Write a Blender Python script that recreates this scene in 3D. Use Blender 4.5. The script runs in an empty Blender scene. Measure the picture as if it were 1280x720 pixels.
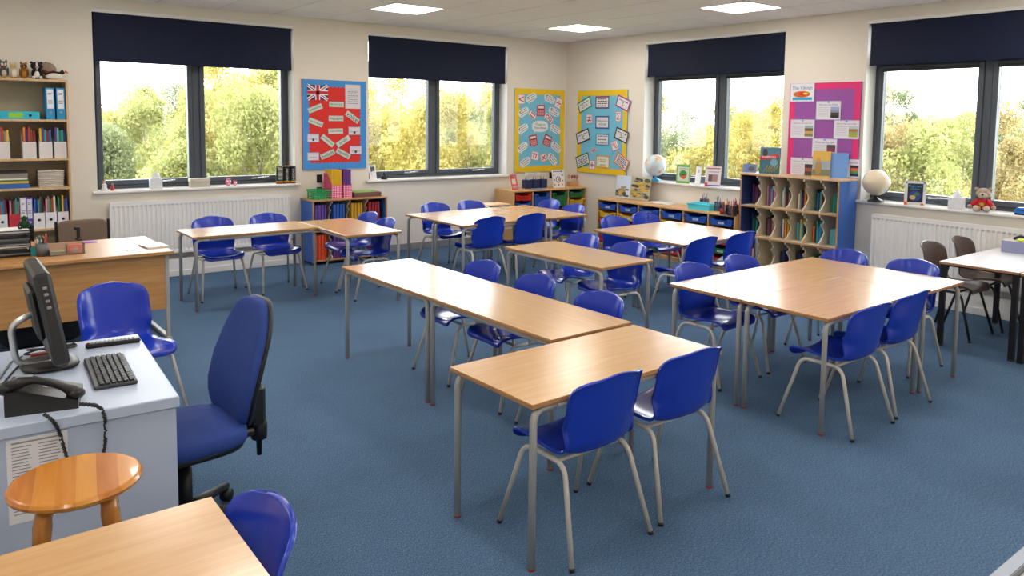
import bpy, bmesh, math, random
from mathutils import Vector, Matrix
random.seed(11)
S = bpy.context.scene
COL = S.collection
PI = math.pi
# ------------------------------------------------------------------ camera
# world: the far room corner is the origin, wall_back is y=0 (x<0), wall_right is x=0 (y<0)
CF, CU0, CV0 = 960.37, 666.74, 231.48
CR = Vector((0.78601992, -0.61805909, 0.01325324))
CUP = Vector((0.04169279, 0.07438825, 0.99635742))
CFW = Vector((0.61679365, 0.78260421, -0.08423926))
CC = Vector((-8.07138665, -9.42591697, 1.8311125))
cd = bpy.data.cameras.new('camera')
cam = bpy.data.objects.new('camera', cd)
COL.objects.link(cam)
cam.matrix_world = Matrix(((CR.x, CUP.x, -CFW.x, CC.x), (CR.y, CUP.y, -CFW.y, CC.y), (CR.z, CUP.z, -CFW.z, CC.z), (0, 0, 0, 1)))
cd.sensor_width = 36
cd.sensor_fit = 'HORIZONTAL'
cd.lens = CF / 1280 * 36
cd.shift_x = (640 - CU0) / 1280
cd.shift_y = (CV0 - 360) / 1280
cd.clip_start = 0.05
cd.clip_end = 600
S.camera = cam
# ------------------------------------------------------------------ sky, exposure
W = bpy.data.worlds.new('overcast_sky')
S.world = W
W.use_nodes = True
nt = W.node_tree
bg = nt.nodes['Background']
SKY = 9.0
bg.inputs[0].default_value = (0.93, 0.965, 1.0, 1)
bg.inputs[1].default_value = SKY
S.view_settings.view_transform = 'Standard'
S.view_settings.look = 'None'
S.view_settings.gamma = 1
S.view_settings.use_curve_mapping = False
S.view_settings.exposure = 0.25
PANEL = 15.0          # radiance of the ceiling light panels

# pixel -> point helpers (distance always comes from a wall, floor or table height)
def ray(px, py):
    return (px - CU0) / CF * CR - (py - CV0) / CF * CUP + CFW
def Zp(px, py, z):
    d = ray(px, py); return CC + d * ((z - CC.z) / d.z)
def WA(px, py, d=0.0):
    r = ray(px, py); p = CC + r * ((-d - CC.y) / r.y); return p.x, p.z
def WB(px, py, d=0.0):
    r = ray(px, py); p = CC + r * ((-d - CC.x) / r.x); return -p.y, p.z
WALLF = {'A': WA, 'B': WB}

# ------------------------------------------------------------------ materials
def lin(c):
    if isinstance(c, str):
        c = tuple(int(c[i:i + 2], 16) / 255 for i in (0, 2, 4))
    return tuple(x / 12.92 if x <= .04045 else ((x + .055) / 1.055) ** 2.4 for x in c)
MC = {}
def mat(name, col, rough=.5, metal=0., spec=.5, var=.06, scale=8., bump=0., bscale=200., coat=0.):
    if name in MC: return MC[name]
    m = bpy.data.materials.new(name); m.use_nodes = True
    n = m.node_tree.nodes; l = m.node_tree.links; b = n['Principled BSDF']
    c = lin(col)
    b.inputs['Roughness'].default_value = rough
    b.inputs['Metallic'].default_value = metal
    b.inputs['Specular IOR Level'].default_value = spec
    b.inputs['Coat Weight'].default_value = coat
    tc = n.new('ShaderNodeTexCoord')
    if var:
        no = n.new('ShaderNodeTexNoise'); no.inputs['Scale'].default_value = scale; no.inputs['Detail'].default_value = 3
        l.new(tc.outputs['Object'], no.inputs['Vector'])
        mx = n.new('ShaderNodeMix'); mx.data_type = 'RGBA'
        mx.inputs[6].default_value = tuple(x * (1 - var) for x in c) + (1,)
        mx.inputs[7].default_value = tuple(min(1, x * (1 + var)) for x in c) + (1,)
        l.new(no.outputs['Fac'], mx.inputs[0]); l.new(mx.outputs[2], b.inputs['Base Color'])
    else:
        b.inputs['Base Color'].default_value = c + (1,)
    if bump:
        nb = n.new('ShaderNodeTexNoise'); nb.inputs['Scale'].default_value = bscale; nb.inputs['Detail'].default_value = 2
        l.new(tc.outputs['Object'], nb.inputs['Vector'])
        bu = n.new('ShaderNodeBump'); bu.inputs['Strength'].default_value = bump; bu.inputs['Distance'].default_value = .004
        l.new(nb.outputs['Fac'], bu.inputs['Height']); l.new(bu.outputs['Normal'], b.inputs['Normal'])
    MC[name] = m
    return m
def K(hexc, rough=.5, **k):
    return mat('paint_%s_%d' % (hexc, int(rough * 100)), hexc, rough, **k)
def wood(name, c1, c2, rough=.35, sc=(1.3, 16, 16), coat=0.):
    if name in MC: return MC[name]
    m = bpy.data.materials.new(name); m.use_nodes = True
    n = m.node_tree.nodes; l = m.node_tree.links; b = n['Principled BSDF']
    b.inputs['Roughness'].default_value = rough; b.inputs['Coat Weight'].default_value = coat
    tc = n.new('ShaderNodeTexCoord'); mp = n.new('ShaderNodeMapping'); mp.inputs['Scale'].default_value = sc
    no = n.new('ShaderNodeTexNoise'); no.inputs['Scale'].default_value = 2.2; no.inputs['Detail'].default_value = 5; no.inputs['Distortion'].default_value = .6
    cr = n.new('ShaderNodeValToRGB')
    cr.color_ramp.elements[0].position = .3; cr.color_ramp.elements[0].color = lin(c1) + (1,)
    cr.color_ramp.elements[1].position = .72; cr.color_ramp.elements[1].color = lin(c2) + (1,)
    l.new(tc.outputs['Object'], mp.inputs['Vector']); l.new(mp.outputs['Vector'], no.inputs['Vector'])
    l.new(no.outputs['Fac'], cr.inputs['Fac']); l.new(cr.outputs['Color'], b.inputs['Base Color'])
    MC[name] = m
    return m
def emit(name, col, st):
    m = bpy.data.materials.new(name); m.use_nodes = True
    n = m.node_tree.nodes; b = n['Principled BSDF']
    b.inputs['Base Color'].default_value = lin(col) + (1,)
    b.inputs['Emission Color'].default_value = lin(col) + (1,)
    b.inputs['Emission Strength'].default_value = st
    MC[name] = m
    return m
def glassmat(name, tint=(1, 1, 1), refl=.06, rough=.0):
    if name in MC: return MC[name]
    m = bpy.data.materials.new(name); m.use_nodes = True
    n = m.node_tree.nodes; l = m.node_tree.links
    n.remove(n['Principled BSDF']); out = n['Material Output']
    t = n.new('ShaderNodeBsdfTransparent'); t.inputs[0].default_value = tuple(tint) + (1,)
    g = n.new('ShaderNodeBsdfGlossy'); g.inputs['Roughness'].default_value = rough
    fr = n.new('ShaderNodeFresnel'); fr.inputs[0].default_value = 1.45
    ad = n.new('ShaderNodeMath'); ad.operation = 'MULTIPLY_ADD'; ad.inputs[1].default_value = .8; ad.inputs[2].default_value = refl - .04
    mx = n.new('ShaderNodeMixShader')
    l.new(fr.outputs[0], ad.inputs[0]); l.new(ad.outputs[0], mx.inputs[0])
    l.new(t.outputs[0], mx.inputs[1]); l.new(g.outputs[0], mx.inputs[2]); l.new(mx.outputs[0], out.inputs[0])
    MC[name] = m
    return m
def leafmat(name, c1, c2):
    m = bpy.data.materials.new(name); m.use_nodes = True
    n = m.node_tree.nodes; l = m.node_tree.links
    n.remove(n['Principled BSDF']); out = n['Material Output']
    tc = n.new('ShaderNodeTexCoord'); no = n.new('ShaderNodeTexNoise'); no.inputs['Scale'].default_value = 1.7; no.inputs['Detail'].default_value = 6
    no.inputs['Roughness'].default_value = .75
    cr = n.new('ShaderNodeValToRGB'); cr.color_ramp.elements[0].position = .35; cr.color_ramp.elements[1].position = .65
    cr.color_ramp.elements[0].color = lin(c1) + (1,); cr.color_ramp.elements[1].color = lin(c2) + (1,)
    l.new(tc.outputs['Object'], no.inputs['Vector']); l.new(no.outputs['Fac'], cr.inputs['Fac'])
    d = n.new('ShaderNodeBsdfDiffuse'); t = n.new('ShaderNodeBsdfTranslucent'); mx = n.new('ShaderNodeMixShader'); mx.inputs[0].default_value = .55
    l.new(cr.outputs['Color'], d.inputs[0]); l.new(cr.outputs['Color'], t.inputs[0])
    l.new(d.outputs[0], mx.inputs[1]); l.new(t.outputs[0], mx.inputs[2]); l.new(mx.outputs[0], out.inputs[0])
    MC[name] = m
    return m

M_wall = mat('wall_paint_cream', 'e6e1d6', .75, var=.012, scale=3)
M_white = mat('white_gloss_paint', 'eeeeec', .35, var=.02)
M_ceil = mat('ceiling_tile_white', 'f2f2f5', .9, var=.02, scale=40, bump=.15, bscale=300)
M_grid = mat('ceiling_grid_white', 'd0d0d4', .6, var=.02)
M_frame = mat('window_frame_anthracite', '474f59', .4, var=.04)
M_blind = mat('blind_fabric_navy', '0f1a38', .6, spec=.25, var=.12, scale=3, bump=.1, bscale=600)
M_beech = wood('beech_laminate', 'cc9d63', 'd8ae78', .24)
M_beech.node_tree.nodes['Principled BSDF'].inputs['Coat Weight'].default_value = .5
M_beech.node_tree.nodes['Principled BSDF'].inputs['Coat Roughness'].default_value = .2
M_beech.node_tree.nodes['Principled BSDF'].inputs['Specular IOR Level'].default_value = .9
M_beech_edge = wood('beech_edge', 'a8794c', 'ba8c58', .4)
M_maple = wood('maple_unit', 'cf9f66', 'dcb078', .45)
M_case = wood('bookcase_beech', 'c4a27a', 'd3b48c', .5, sc=(16, 16, 1.3))
M_desk = wood('desk_oak', 'b07f4a', 'c7975e', .42)
M_grey = mat('table_frame_grey', 'acaca9', .4, metal=.15, var=.03)
M_chairleg = mat('chair_tube_grey', 'cbc7be', .42, metal=.1, var=.03)
M_blue = mat('chair_plastic_blue', '1739b8', .2, var=.05, scale=3, bump=.02, bscale=900)
M_brown = mat('chair_plastic_brown', '4d3d38', .32, var=.08, scale=3)
M_black = mat('black_plastic', '17181a', .4, var=.05)
M_blackm = mat('black_metal', '141416', .45, var=.05)
M_red = mat('red_foot_cap', 'b02a26', .5)
M_silver = mat('silver_metal', 'c8cacc', .3, metal=.9, var=.03)
M_chrome = mat('chrome_handle', 'd8d8d8', .25, metal=.7, var=.02)
M_paper = mat('white_paper', 'eeeef0', .7, var=.02)
M_bluepanel = mat('blue_end_panel', '3a6cc0', .5, var=.04)
M_navyin = mat('navy_panel', '24366f', .55, var=.04)
M_pale = mat('pale_blue_laminate', 'b9c8e0', .35, var=.02)
M_glass = glassmat('window_glass', (.985, .995, .99), .055)
M_clear = glassmat('clear_plastic', (.86, .88, .9), .14, .15)
M_upholst = mat('blue_upholstery', '24418c', .85, var=.15, scale=40, bump=.25, bscale=700)
M_taupe = mat('taupe_upholstery', '7b6a5a', .9, var=.1, scale=60, bump=.2, bscale=500)
M_stool = wood('stool_varnished_pine', 'b06a18', 'd08c34', .22, sc=(14, 1.2, 1.2), coat=.4)

# carpet
def carpet():
    m = bpy.data.materials.new('carpet_blue'); m.use_nodes = True
    n = m.node_tree.nodes; l = m.node_tree.links; b = n['Principled BSDF']
    b.inputs['Roughness'].default_value = .95; b.inputs['Specular IOR Level'].default_value = .15
    tc = n.new('ShaderNodeTexCoord')
    mp = n.new('ShaderNodeMapping'); mp.inputs['Scale'].default_value = (1, .45, 1); mp.inputs['Rotation'].default_value = (0, 0, .5)
    a = n.new('ShaderNodeTexNoise'); a.inputs['Scale'].default_value = 230; a.inputs['Detail'].default_value = 3
    w = n.new('ShaderNodeTexNoise'); w.inputs['Scale'].default_value = 1.4; w.inputs['Detail'].default_value = 5
    cr = n.new('ShaderNodeValToRGB')
    e = cr.color_ramp.elements
    e[0].position = .28; e[0].color = lin('2c4460') + (1,)
    e[1].position = .75; e[1].color = lin('86a4bf') + (1,)
    k = e.new(.5); k.color = lin('4c6f90') + (1,)
    k = e.new(.60); k.color = lin('63748f') + (1,)
    l.new(tc.outputs['Object'], mp.inputs['Vector']); l.new(mp.outputs['Vector'], a.inputs['Vector']); l.new(tc.outputs['Object'], w.inputs['Vector'])
    l.new(a.outputs['Fac'], cr.inputs['Fac'])
    mx = n.new('ShaderNodeMix'); mx.data_type = 'RGBA'; mx.blend_type = 'MULTIPLY'; mx.inputs[0].default_value = .35
    c2 = n.new('ShaderNodeValToRGB'); c2.color_ramp.elements[0].color = (.55, .55, .58, 1); c2.color_ramp.elements[1].color = (1, 1, 1, 1)
    c2.color_ramp.elements[0].position = .3; c2.color_ramp.elements[1].position = .6
    l.new(w.outputs['Fac'], c2.inputs['Fac']); l.new(cr.outputs['Color'], mx.inputs[6]); l.new(c2.outputs['Color'], mx.inputs[7])
    l.new(mx.outputs[2], b.inputs['Base Color'])
    bu = n.new('ShaderNodeBump'); bu.inputs['Strength'].default_value = .35; bu.inputs['Distance'].default_value = .003
    l.new(a.outputs['Fac'], bu.inputs['Height']); l.new(bu.outputs['Normal'], b.inputs['Normal'])
    return m
M_carpet = carpet()

# ------------------------------------------------------------------ mesh builder
class MB:
    def __init__(s): s.v = []; s.f = []; s.m = []; s.cur = 0; s.sm = []; s.smooth = False
    def add(s, vs, fs):
        o = len(s.v); s.v += [tuple(x) for x in vs]
        for f in fs:
            s.f.append([i + o for i in f]); s.m.append(s.cur); s.sm.append(s.smooth)
    def box(s, x0, x1, y0, y1, z0, z1, c=0.):
        if x0 > x1: x0, x1 = x1, x0
        if y0 > y1: y0, y1 = y1, y0
        if z0 > z1: z0, z1 = z1, z0
        if c <= 0:
            v = [(x, y, z) for z in (z0, z1) for y in (y0, y1) for x in (x0, x1)]
            s.add(v, [(0, 2, 3, 1), (4, 5, 7, 6), (0, 1, 5, 4), (2, 6, 7, 3), (0, 4, 6, 2), (1, 3, 7, 5)])
            return s
        c = min(c, (x1 - x0) * .49, (y1 - y0) * .49, (z1 - z0) * .49)
        lo = (x0, y0, z0); hi = (x1, y1, z1); v = []; idx = {}
        for sx in (0, 1):
            for sy in (0, 1):
                for sz in (0, 1):
                    sg = (sx, sy, sz)
                    for ax in range(3):
                        p = []
                        for k in range(3):
                            b = hi[k] if sg[k] else lo[k]
                            if k != ax: b += -c if sg[k] else c
                            p.append(b)
                        idx[(sg, ax)] = len(v); v.append(p)
        f = []
        for ax in range(3):
            o1, o2 = [k for k in range(3) if k != ax]
            for sd in (0, 1):
                q = []
                for a, b in ((0, 0), (1, 0), (1, 1), (0, 1)):
                    g = [0, 0, 0]; g[ax] = sd; g[o1] = a; g[o2] = b; q.append(idx[(tuple(g), ax)])
                f.append(q)
            for a in (0, 1):
                for b in (0, 1):
                    g0 = [0, 0, 0]; g0[o1] = a; g0[o2] = b; g1 = list(g0); g1[ax] = 1
                    f.append([idx[(tuple(g0), o1)], idx[(tuple(g1), o1)], idx[(tuple(g1), o2)], idx[(tuple(g0), o2)]])
        for sx in (0, 1):
            for sy in (0, 1):
                for sz in (0, 1):
                    f.append([idx[((sx, sy, sz), k)] for k in range(3)])
        s.add(v, f)
        return s
    def tube(s, pts, r, n=8, sq=False, cap=True, up=None):
        pts = [Vector(p) for p in pts]; rs = r if isinstance(r, (list, tuple)) else [r] * len(pts)
        if sq: n = 4
        v = []; prev = None
        for i, p in enumerate(pts):
            t = (pts[min(i + 1, len(pts) - 1)] - pts[max(i - 1, 0)]).normalized()
            if prev is None:
                a = Vector(up) if up else (Vector((0, 0, 1)) if abs(t.z) < .9 else Vector((1, 0, 0)))
                a = (a - t * a.dot(t)).normalized()
            else:
                a = (prev - t * prev.dot(t)).normalized()
            prev = a; b = t.cross(a)
            for k in range(n):
                an = 2 * PI * (k + (.5 if sq else 0)) / n; rr = rs[i] * (1.414 if sq else 1)
                v.append(p + a * (math.cos(an) * rr) + b * (math.sin(an) * rr))
        f = []
        for i in range(len(pts) - 1):
            for k in range(n):
                f.append((i * n + k, i * n + (k + 1) % n, (i + 1) * n + (k + 1) % n, (i + 1) * n + k))
        if cap: f += [tuple(range(n))[::-1], tuple((len(pts) - 1) * n + k for k in range(n))]
        ss = s.smooth; s.smooth = not sq; s.add(v, f); s.smooth = ss
        return s
    def lathe(s, prof, n=20, c=(0, 0, 0), cap=True):
        v = []; f = []
        for r, z in prof:
            for k in range(n):
                an = 2 * PI * k / n; v.append((c[0] + r * math.cos(an), c[1] + r * math.sin(an), c[2] + z))
        for i in range(len(prof) - 1):
            for k in range(n):
                f.append((i * n + k, i * n + (k + 1) % n, (i + 1) * n + (k + 1) % n, (i + 1) * n + k))
        if cap: f += [tuple(range(n))[::-1], tuple((len(prof) - 1) * n + k for k in range(n))]
        ss = s.smooth; s.smooth = True; s.add(v, f); s.smooth = ss
        return s
    def prism(s, poly, d0, d1, ax='y'):
        n = len(poly)
        def P(a, b, d): return {'y': (a, d, b), 'x': (d, a, b), 'z': (a, b, d)}[ax]
        v = [P(a, b, d0) for a, b in poly] + [P(a, b, d1) for a, b in poly]
        f = [tuple(range(n)), tuple(range(2 * n - 1, n - 1, -1))] + [(i, i + n, (i + 1) % n + n, (i + 1) % n) for i in range(n)]
        s.add(v, f)
        return s
    def ell(s, c, r, nu=16, nv=10, e1=1., e2=1., fn=None):
        v = []; f = []
        pw = lambda x, e: math.copysign(abs(x) ** e, x)
        for j in range(nv + 1):
            ph = -PI / 2 + PI * j / nv
            for i in range(nu):
                th = 2 * PI * i / nu
                p = [r[0] * pw(math.cos(ph), e1) * pw(math.cos(th), e2), r[1] * pw(math.cos(ph), e1) * pw(math.sin(th), e2), r[2] * pw(math.sin(ph), e1)]
                if fn: p = fn(*p)
                v.append((c[0] + p[0], c[1] + p[1], c[2] + p[2]))
        for j in range(nv):
            for i in range(nu):
                f.append((j * nu + i, j * nu + (i + 1) % nu, (j + 1) * nu + (i + 1) % nu, (j + 1) * nu + i))
        ss = s.smooth; s.smooth = True; s.add(v, f); s.smooth = ss
        return s
    def rot(s, mark, M):
        for i in range(mark, len(s.v)): s.v[i] = tuple(M @ Vector(s.v[i]))
        return s
    def mesh(s, name, mats):
        me = bpy.data.meshes.new(name)
        me.from_pydata(s.v, [], s.f)
        for m in (mats if isinstance(mats, (list, tuple)) else [mats]): me.materials.append(m)
        me.polygons.foreach_set('material_index', s.m)
        me.polygons.foreach_set('use_smooth', s.sm)
        bm = bmesh.new(); bm.from_mesh(me)
        bmesh.ops.recalc_face_normals(bm, faces=bm.faces)
        bm.to_mesh(me); bm.free()
        me.update()
        return me
    def build(s, name, mats, parent=None, loc=None, rot=None):
        return ob(name, s.mesh(name, mats), parent, loc, rot)
def ob(name, me, parent=None, loc=None, rot=None):
    o = bpy.data.objects.new(name, me); COL.objects.link(o)
    if parent is not None: o.parent = parent
    if loc is not None: o.location = loc
    if rot is not None: o.rotation_euler = rot
    return o
def tag(o, label, cat, group=None):
    o['label'] = label; o['category'] = cat
    if group: o['group'] = group
    return o
def thing(name, label, cat, loc=(0, 0, 0), rz=0., group=None):
    o = ob(name, None, None, loc, (0, 0, rz)); o.empty_display_size = .1
    return tag(o, label, cat, group)
def struct(o):
    o['kind'] = 'structure'; return o
def dup(root, loc, rz, label=None, group=None):
    r = root.copy(); COL.objects.link(r); r.location = loc; r.rotation_euler = (0, 0, rz)
    if label: r['label'] = label
    if group: r['group'] = group
    for ch in root.children:
        c = ch.copy(); COL.objects.link(c); c.parent = r
        for g in ch.children:
            d = g.copy(); COL.objects.link(d); d.parent = c
    return r
def wp(wall, X, d, z):
    return (X, -d, z) if wall == 'A' else (-d, -X, z)
def wr(wall): return 0. if wall == 'A' else -PI / 2
def bend(pts, r, n=5):
    """round the inner corners of a polyline"""
    pts = [Vector(p) for p in pts]; out = [pts[0]]
    for i in range(1, len(pts) - 1):
        a = (pts[i - 1] - pts[i]); b = (pts[i + 1] - pts[i])
        ra = min(r, a.length * .9, b.length * .9)
        p0 = pts[i] + a.normalized() * ra; p2 = pts[i] + b.normalized() * ra
        for k in range(n + 1):
            t = k / n
            out.append(p0 * (1 - t) ** 2 + pts[i] * 2 * t * (1 - t) + p2 * t * t)
    return out + [pts[-1]]
# ---- lettering: all text meshes are made in one go
TEXTS = ['The Vikings', 'Who were the Vikings?', 'What were their houses like?', 'Why do they wear things?', 'What was life like?', 'What do the Vikings eat?', 'Viking Instruments',
         'community', 'democracy', 'multi-faith', 'freedom', 'voice', 'responsibility', 'acceptance', 'pride', 'beliefs', 'equality',
         'Things to', 'Think About', '\u00f7', '=', '\u221e', '\u00d7', '\u2260', '\u03a3', '%', '+', '\u2212', '<', '>', 'S', 'D \u2248', 'Mathematical', 'Language', 'x',
         'Maps and', 'Globes', 'ANIMALS', 'WARRIORS', 'HISTORY', 'HOOKS']
TM = {}
_tmp = []
for t in TEXTS:
    cu = bpy.data.curves.new('lettering', 'FONT'); cu.body = t; cu.size = 1; cu.align_x = 'CENTER'; cu.align_y = 'CENTER'; cu.resolution_u = 3
    o = bpy.data.objects.new('lettering', cu); COL.objects.link(o); _tmp.append((t, o))
bpy.context.view_layer.update()
_dg = bpy.context.evaluated_depsgraph_get()
for t, o in _tmp:
    me = bpy.data.meshes.new_from_object(o.evaluated_get(_dg)); xs = [v.co.x for v in me.vertices] or [0]; ys = [v.co.y for v in me.vertices] or [0]
    TM[t] = (me, max(xs) - min(xs), max(ys) - min(ys), (max(ys) + min(ys)) / 2)
for t, o in _tmp:
    cu = o.data; bpy.data.objects.remove(o); bpy.data.curves.remove(cu)
def lettering(t, parent, x, y, z, width, m, maxh=None, flat=False, vert=False):
    """text facing -Y, centred at x,z; width in metres"""
    me, w, h, cy = TM[t]
    sc = width / w
    if maxh and h * sc > maxh: sc = maxh / h
    me = me.copy(); me.materials.clear(); me.materials.append(m)
    o = ob('lettering', me, parent)
    o.scale = (sc, sc, sc)
    if flat: o.rotation_euler = (0, 0, 0); o.location = (x, y - cy * sc, z)
    elif vert: o.rotation_euler = (PI / 2, -PI / 2, 0); o.location = (x, y, z)
    else: o.rotation_euler = (PI / 2, 0, 0); o.location = (x, y, z - cy * sc)
    return o
# ================================================================== the room
H = 3.073
RX0, RY0 = -9.7, -10.7
T = .3
OPA = [(-6.655, -4.458), (-3.455, -1.165)]
OPB = [(1.72, 4.0), (5.02, 7.31)]
SZ0, SZ1 = .985, 2.95
def wallmesh(name, wall, X0, X1, ops):
    b = MB(); x = X0
    for a, c in ops:
        b.box(x, a, 0, T, 0, H + .3); b.box(a, c, 0, T, 0, SZ0); b.box(a, c, 0, T, SZ1, H + .3); x = c
    b.box(x, X1, 0, T, 0, H + .3)
    return struct(b.build(name, M_wall, None, wp(wall, 0, 0, 0), (0, 0, wr(wall))))
wallmesh('wall_back', 'A', RX0 - T, T, OPA)
wallmesh('wall_right', 'B', 0, -RY0 + T, OPB)
struct(MB().box(RX0 - T, RX0, RY0 - T, 0, 0, H + .3).build('wall_left', M_wall))
struct(MB().box(RX0, 0, RY0 - T, RY0, 0, H + .3).build('wall_front', M_wall))
YV = -8.27
struct(MB().box(RX0, 0, YV + .03, 0, -.1, 0).build('floor', M_carpet))
struct(MB().box(RX0, 0, RY0, YV - .03, -.1, -.002).build('floor_vinyl', mat('vinyl_pale_grey', 'c9c8c6', .45, var=.05, scale=30)))
st = struct(MB().box(RX0, 0, YV - .03, YV + .03, -.1, .003).box(RX0, 0, YV - .024, YV + .024, .003, .006, .001).build('trim_1', mat('aluminium_strip', '8f949c', .45, metal=.5)))
MB().box(RX0, 0, YV - .044, YV - .028, -.002, .004).build('strip_lip', mat('strip_dark', '4d4f52', .6), st)
struct(MB().box(RX0, 0, -.018, 0, 0, .095, .004).build('baseboard_back', mat('skirting_grey', '8b8d90', .5)))
struct(MB().box(0, -RY0, -.018, 0, 0, .095, .004).build('baseboard_right', MC['skirting_grey'], None, (0, 0, 0), (0, 0, -PI / 2)))
# pipe boxing under the radiators
struct(MB().box(-6.75, -4.43, -.10, -.018, 0, .2, .004).box(-6.75, -4.43, -.112, -.10, 0, .07, .003).build('trim_2', M_white))
struct(MB().box(5.1, 8.6, -.10, -.018, 0, .2, .004).box(5.1, 8.6, -.112, -.10, 0, .07, .003).build('trim_3', M_white, None, (0, 0, 0), (0, 0, -PI / 2)))

# ---- ceiling
ceil = struct(MB().box(RX0, 0, RY0, 0, H + .02, H + .28).build('ceiling', M_ceil))
PT = .655
xs = [0, -.125] + [-.125 - PT * k for k in range(1, 16)]
xs = [x for x in xs if x > RX0] + [RX0]
ys = [0, -.565] + [-.565 - PT * k for k in range(1, 17)]
ys = [y for y in ys if y > RY0] + [RY0]
def inframe(p):
    d = Vector(p) - CC; z = d.dot(CFW)
    if z < .3: return False
    u = CU0 + CF * d.dot(CR) / z; v = CV0 - CF * d.dot(CUP) / z
    return -60 < u < 1340 and v > -40
PCELL = [(i, j) for i in (2, 6, 10, 14) for j in (2, 6, 10, 14)]
TILEM = {}
for i in range(len(xs) - 1):
    for j in range(len(ys) - 1):
        if (i, j) in PCELL: continue
        w, h = xs[i] - xs[i + 1], ys[j] - ys[j + 1]
        if not any(inframe((x, y, H)) for x in (xs[i], xs[i + 1]) for y in (ys[j], ys[j + 1])): continue
        k = (round(w, 3), round(h, 3))
        if k not in TILEM:
            TILEM[k] = MB().box(-w / 2 + .008, w / 2 - .008, -h / 2 + .008, h / 2 - .008, 0, .019, .004).mesh('ceiling_tile', M_ceil)
        ob('ceiling_tile', TILEM[k], ceil, ((xs[i] + xs[i + 1]) / 2, (ys[j] + ys[j + 1]) / 2, H))
for x in xs[1:-1]: MB().box(x - .012, x + .012, RY0, 0, H + .004, H + .02).build('grid_bar', M_grid, ceil)
for y in ys[1:-1]: MB().box(RX0, 0, y - .012, y + .012, H + .004, H + .02).build('grid_bar', M_grid, ceil)
M_panel = emit('light_diffuser', 'fff5ea', PANEL)
pf = None
seen = {(6, 2): 'lit square ceiling panel between the red board and the navy blind beside it',
        (2, 2): 'lit square ceiling panel over the corner with the maths boards',
        (2, 6): 'lit square ceiling panel over the blue-ended bookshelf'}
for (i, j) in PCELL:
    cx, cy = (xs[i] + xs[i + 1]) / 2, (ys[j] + ys[j + 1]) / 2
    lab = seen.get((i, j), 'lit square ceiling panel out of view, added to help light the room')  # panels out of view carry on the grid, added as fill light
    if pf is None:
        pf = thing('ceiling_light', lab, 'ceiling light', (cx, cy, H - .004), 0, 'square ceiling light panels')
        h = PT / 2 - .006
        f = MB()
        for a in (-1, 1):
            f.box(a * h, a * (h - .02), -h, h, 0, .02); f.box(-h + .02, h - .02, a * h, a * (h - .02), 0, .02)
        f.build('frame', M_white, pf)
        MB().box(-h + .02, h - .02, -h + .02, h - .02, .004, .018).build('diffuser', M_panel, pf)
    else:
        dup(pf, (cx, cy, H - .004), 0, lab)

# ---- windows, blinds, sills
def window(n, wall, X0, X1, m0, m1):
    w = ob('window_%d' % n, None, None, wp(wall, 0, 0, 0), (0, 0, wr(wall))); struct(w)
    Y0, Y1 = .205, .285
    z0, z1 = SZ0 + .015, SZ1
    fw = .045
    f = MB()
    f.box(X0, X0 + fw, Y0, Y1, z0, z1, .006).box(X1 - fw, X1, Y0, Y1, z0, z1, .006)
    f.box(X0 + fw, X1 - fw, Y0, Y1, z0, z0 + fw, .006).box(X0 + fw, X1 - fw, Y0, Y1, z1 - fw, z1, .006)
    f.build('window_frame', M_frame, w)
    xm = (m0 + m1) / 2
    MB().box(xm - .04, xm + .04, Y0, Y1, z0 + fw, z1 - fw, .006).build('mullion', M_frame, w)
    tz0, tz1 = 2.475, 2.56
    for a, b in ((X0 + fw, xm - .04), (xm + .04, X1 - fw)):
        MB().box(a, b, Y0, Y1, tz0, tz1, .006).build('transom', M_frame, w)
        for q0, q1, kind in ((z0 + fw, tz0, 0), (tz1, z1 - fw, 1)):
            sw = .055 if kind == 0 else .04
            s = MB()
            yy0, yy1 = Y0 - .018, Y1 - .01
            s.box(a, a + sw, yy0, yy1, q0, q1, .008).box(b - sw, b, yy0, yy1, q0, q1, .008)
            s.box(a + sw, b - sw, yy0, yy1, q0, q0 + sw, .008).box(a + sw, b - sw, yy0, yy1, q1 - sw, q1, .008)
            sash = s.build('sash', M_frame, w)
            MB().box(a + sw, b - sw, .24, .248, q0 + sw, q1 - sw).build('pane', M_glass, sash)
            if kind == 0:
                MB().box(a + sw - .01, b - sw + .01, yy0 - .016, yy0 + .004, q1 - sw - .01, q1 - sw + .022, .004).build('trickle_vent', M_black, sash)
                xc = (a + b) / 2 + .12
                h = MB().box(xc - .05, xc + .03, yy0 - .02, yy0 + .002, q0 + .018, q0 + .036, .005)
                h.tube([(xc + .02, yy0 - .028, q0 + .027), (xc + .06, yy0 - .034, q0 + .032), (xc + .16, yy0 - .034, q0 + .038)], .008, 8)
                h.build('handle', M_chrome, sash)
    return w
window(1, 'A', *OPA[0], -5.664, -5.474)
window(2, 'A', *OPA[1], -2.43, -2.23)
window(3, 'B', *OPB[0], 2.815, 3.025)
window(4, 'B', *OPB[1], 6.09, 6.275)
for n, (wall, (a, b)) in enumerate((('A', OPA[0]), ('A', OPA[1]), ('B', OPB[0]), ('B', OPB[1]))):
    s = MB().box(a - .05, b + .05, -.055, .0, SZ0 - .012, SZ0 + .018, .008).box(a, b, -.002, .215, SZ0 - .012, SZ0 + .018)
    struct(s.build('trim_%d' % (n + 4), M_white, None, wp(wall, 0, 0, 0), (0, 0, wr(wall))))
SILL = SZ0 + .018
for n, (wall, (a, b)) in enumerate((('A', OPA[0]), ('A', OPA[1]), ('B', OPB[0]), ('B', OPB[1]))):
    s = MB().box(a - .001, a + .004, .0, .205, SILL, SZ1).box(b - .004, b + .001, .0, .205, SILL, SZ1).box(a, b, .0, .205, SZ1 - .004, SZ1 + .001)  # reveal linings over the wall paint, their white stands in for bright window light
    struct(s.build('trim_%d' % (n + 8), M_white, None, wp(wall, 0, 0, 0), (0, 0, wr(wall))))
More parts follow.
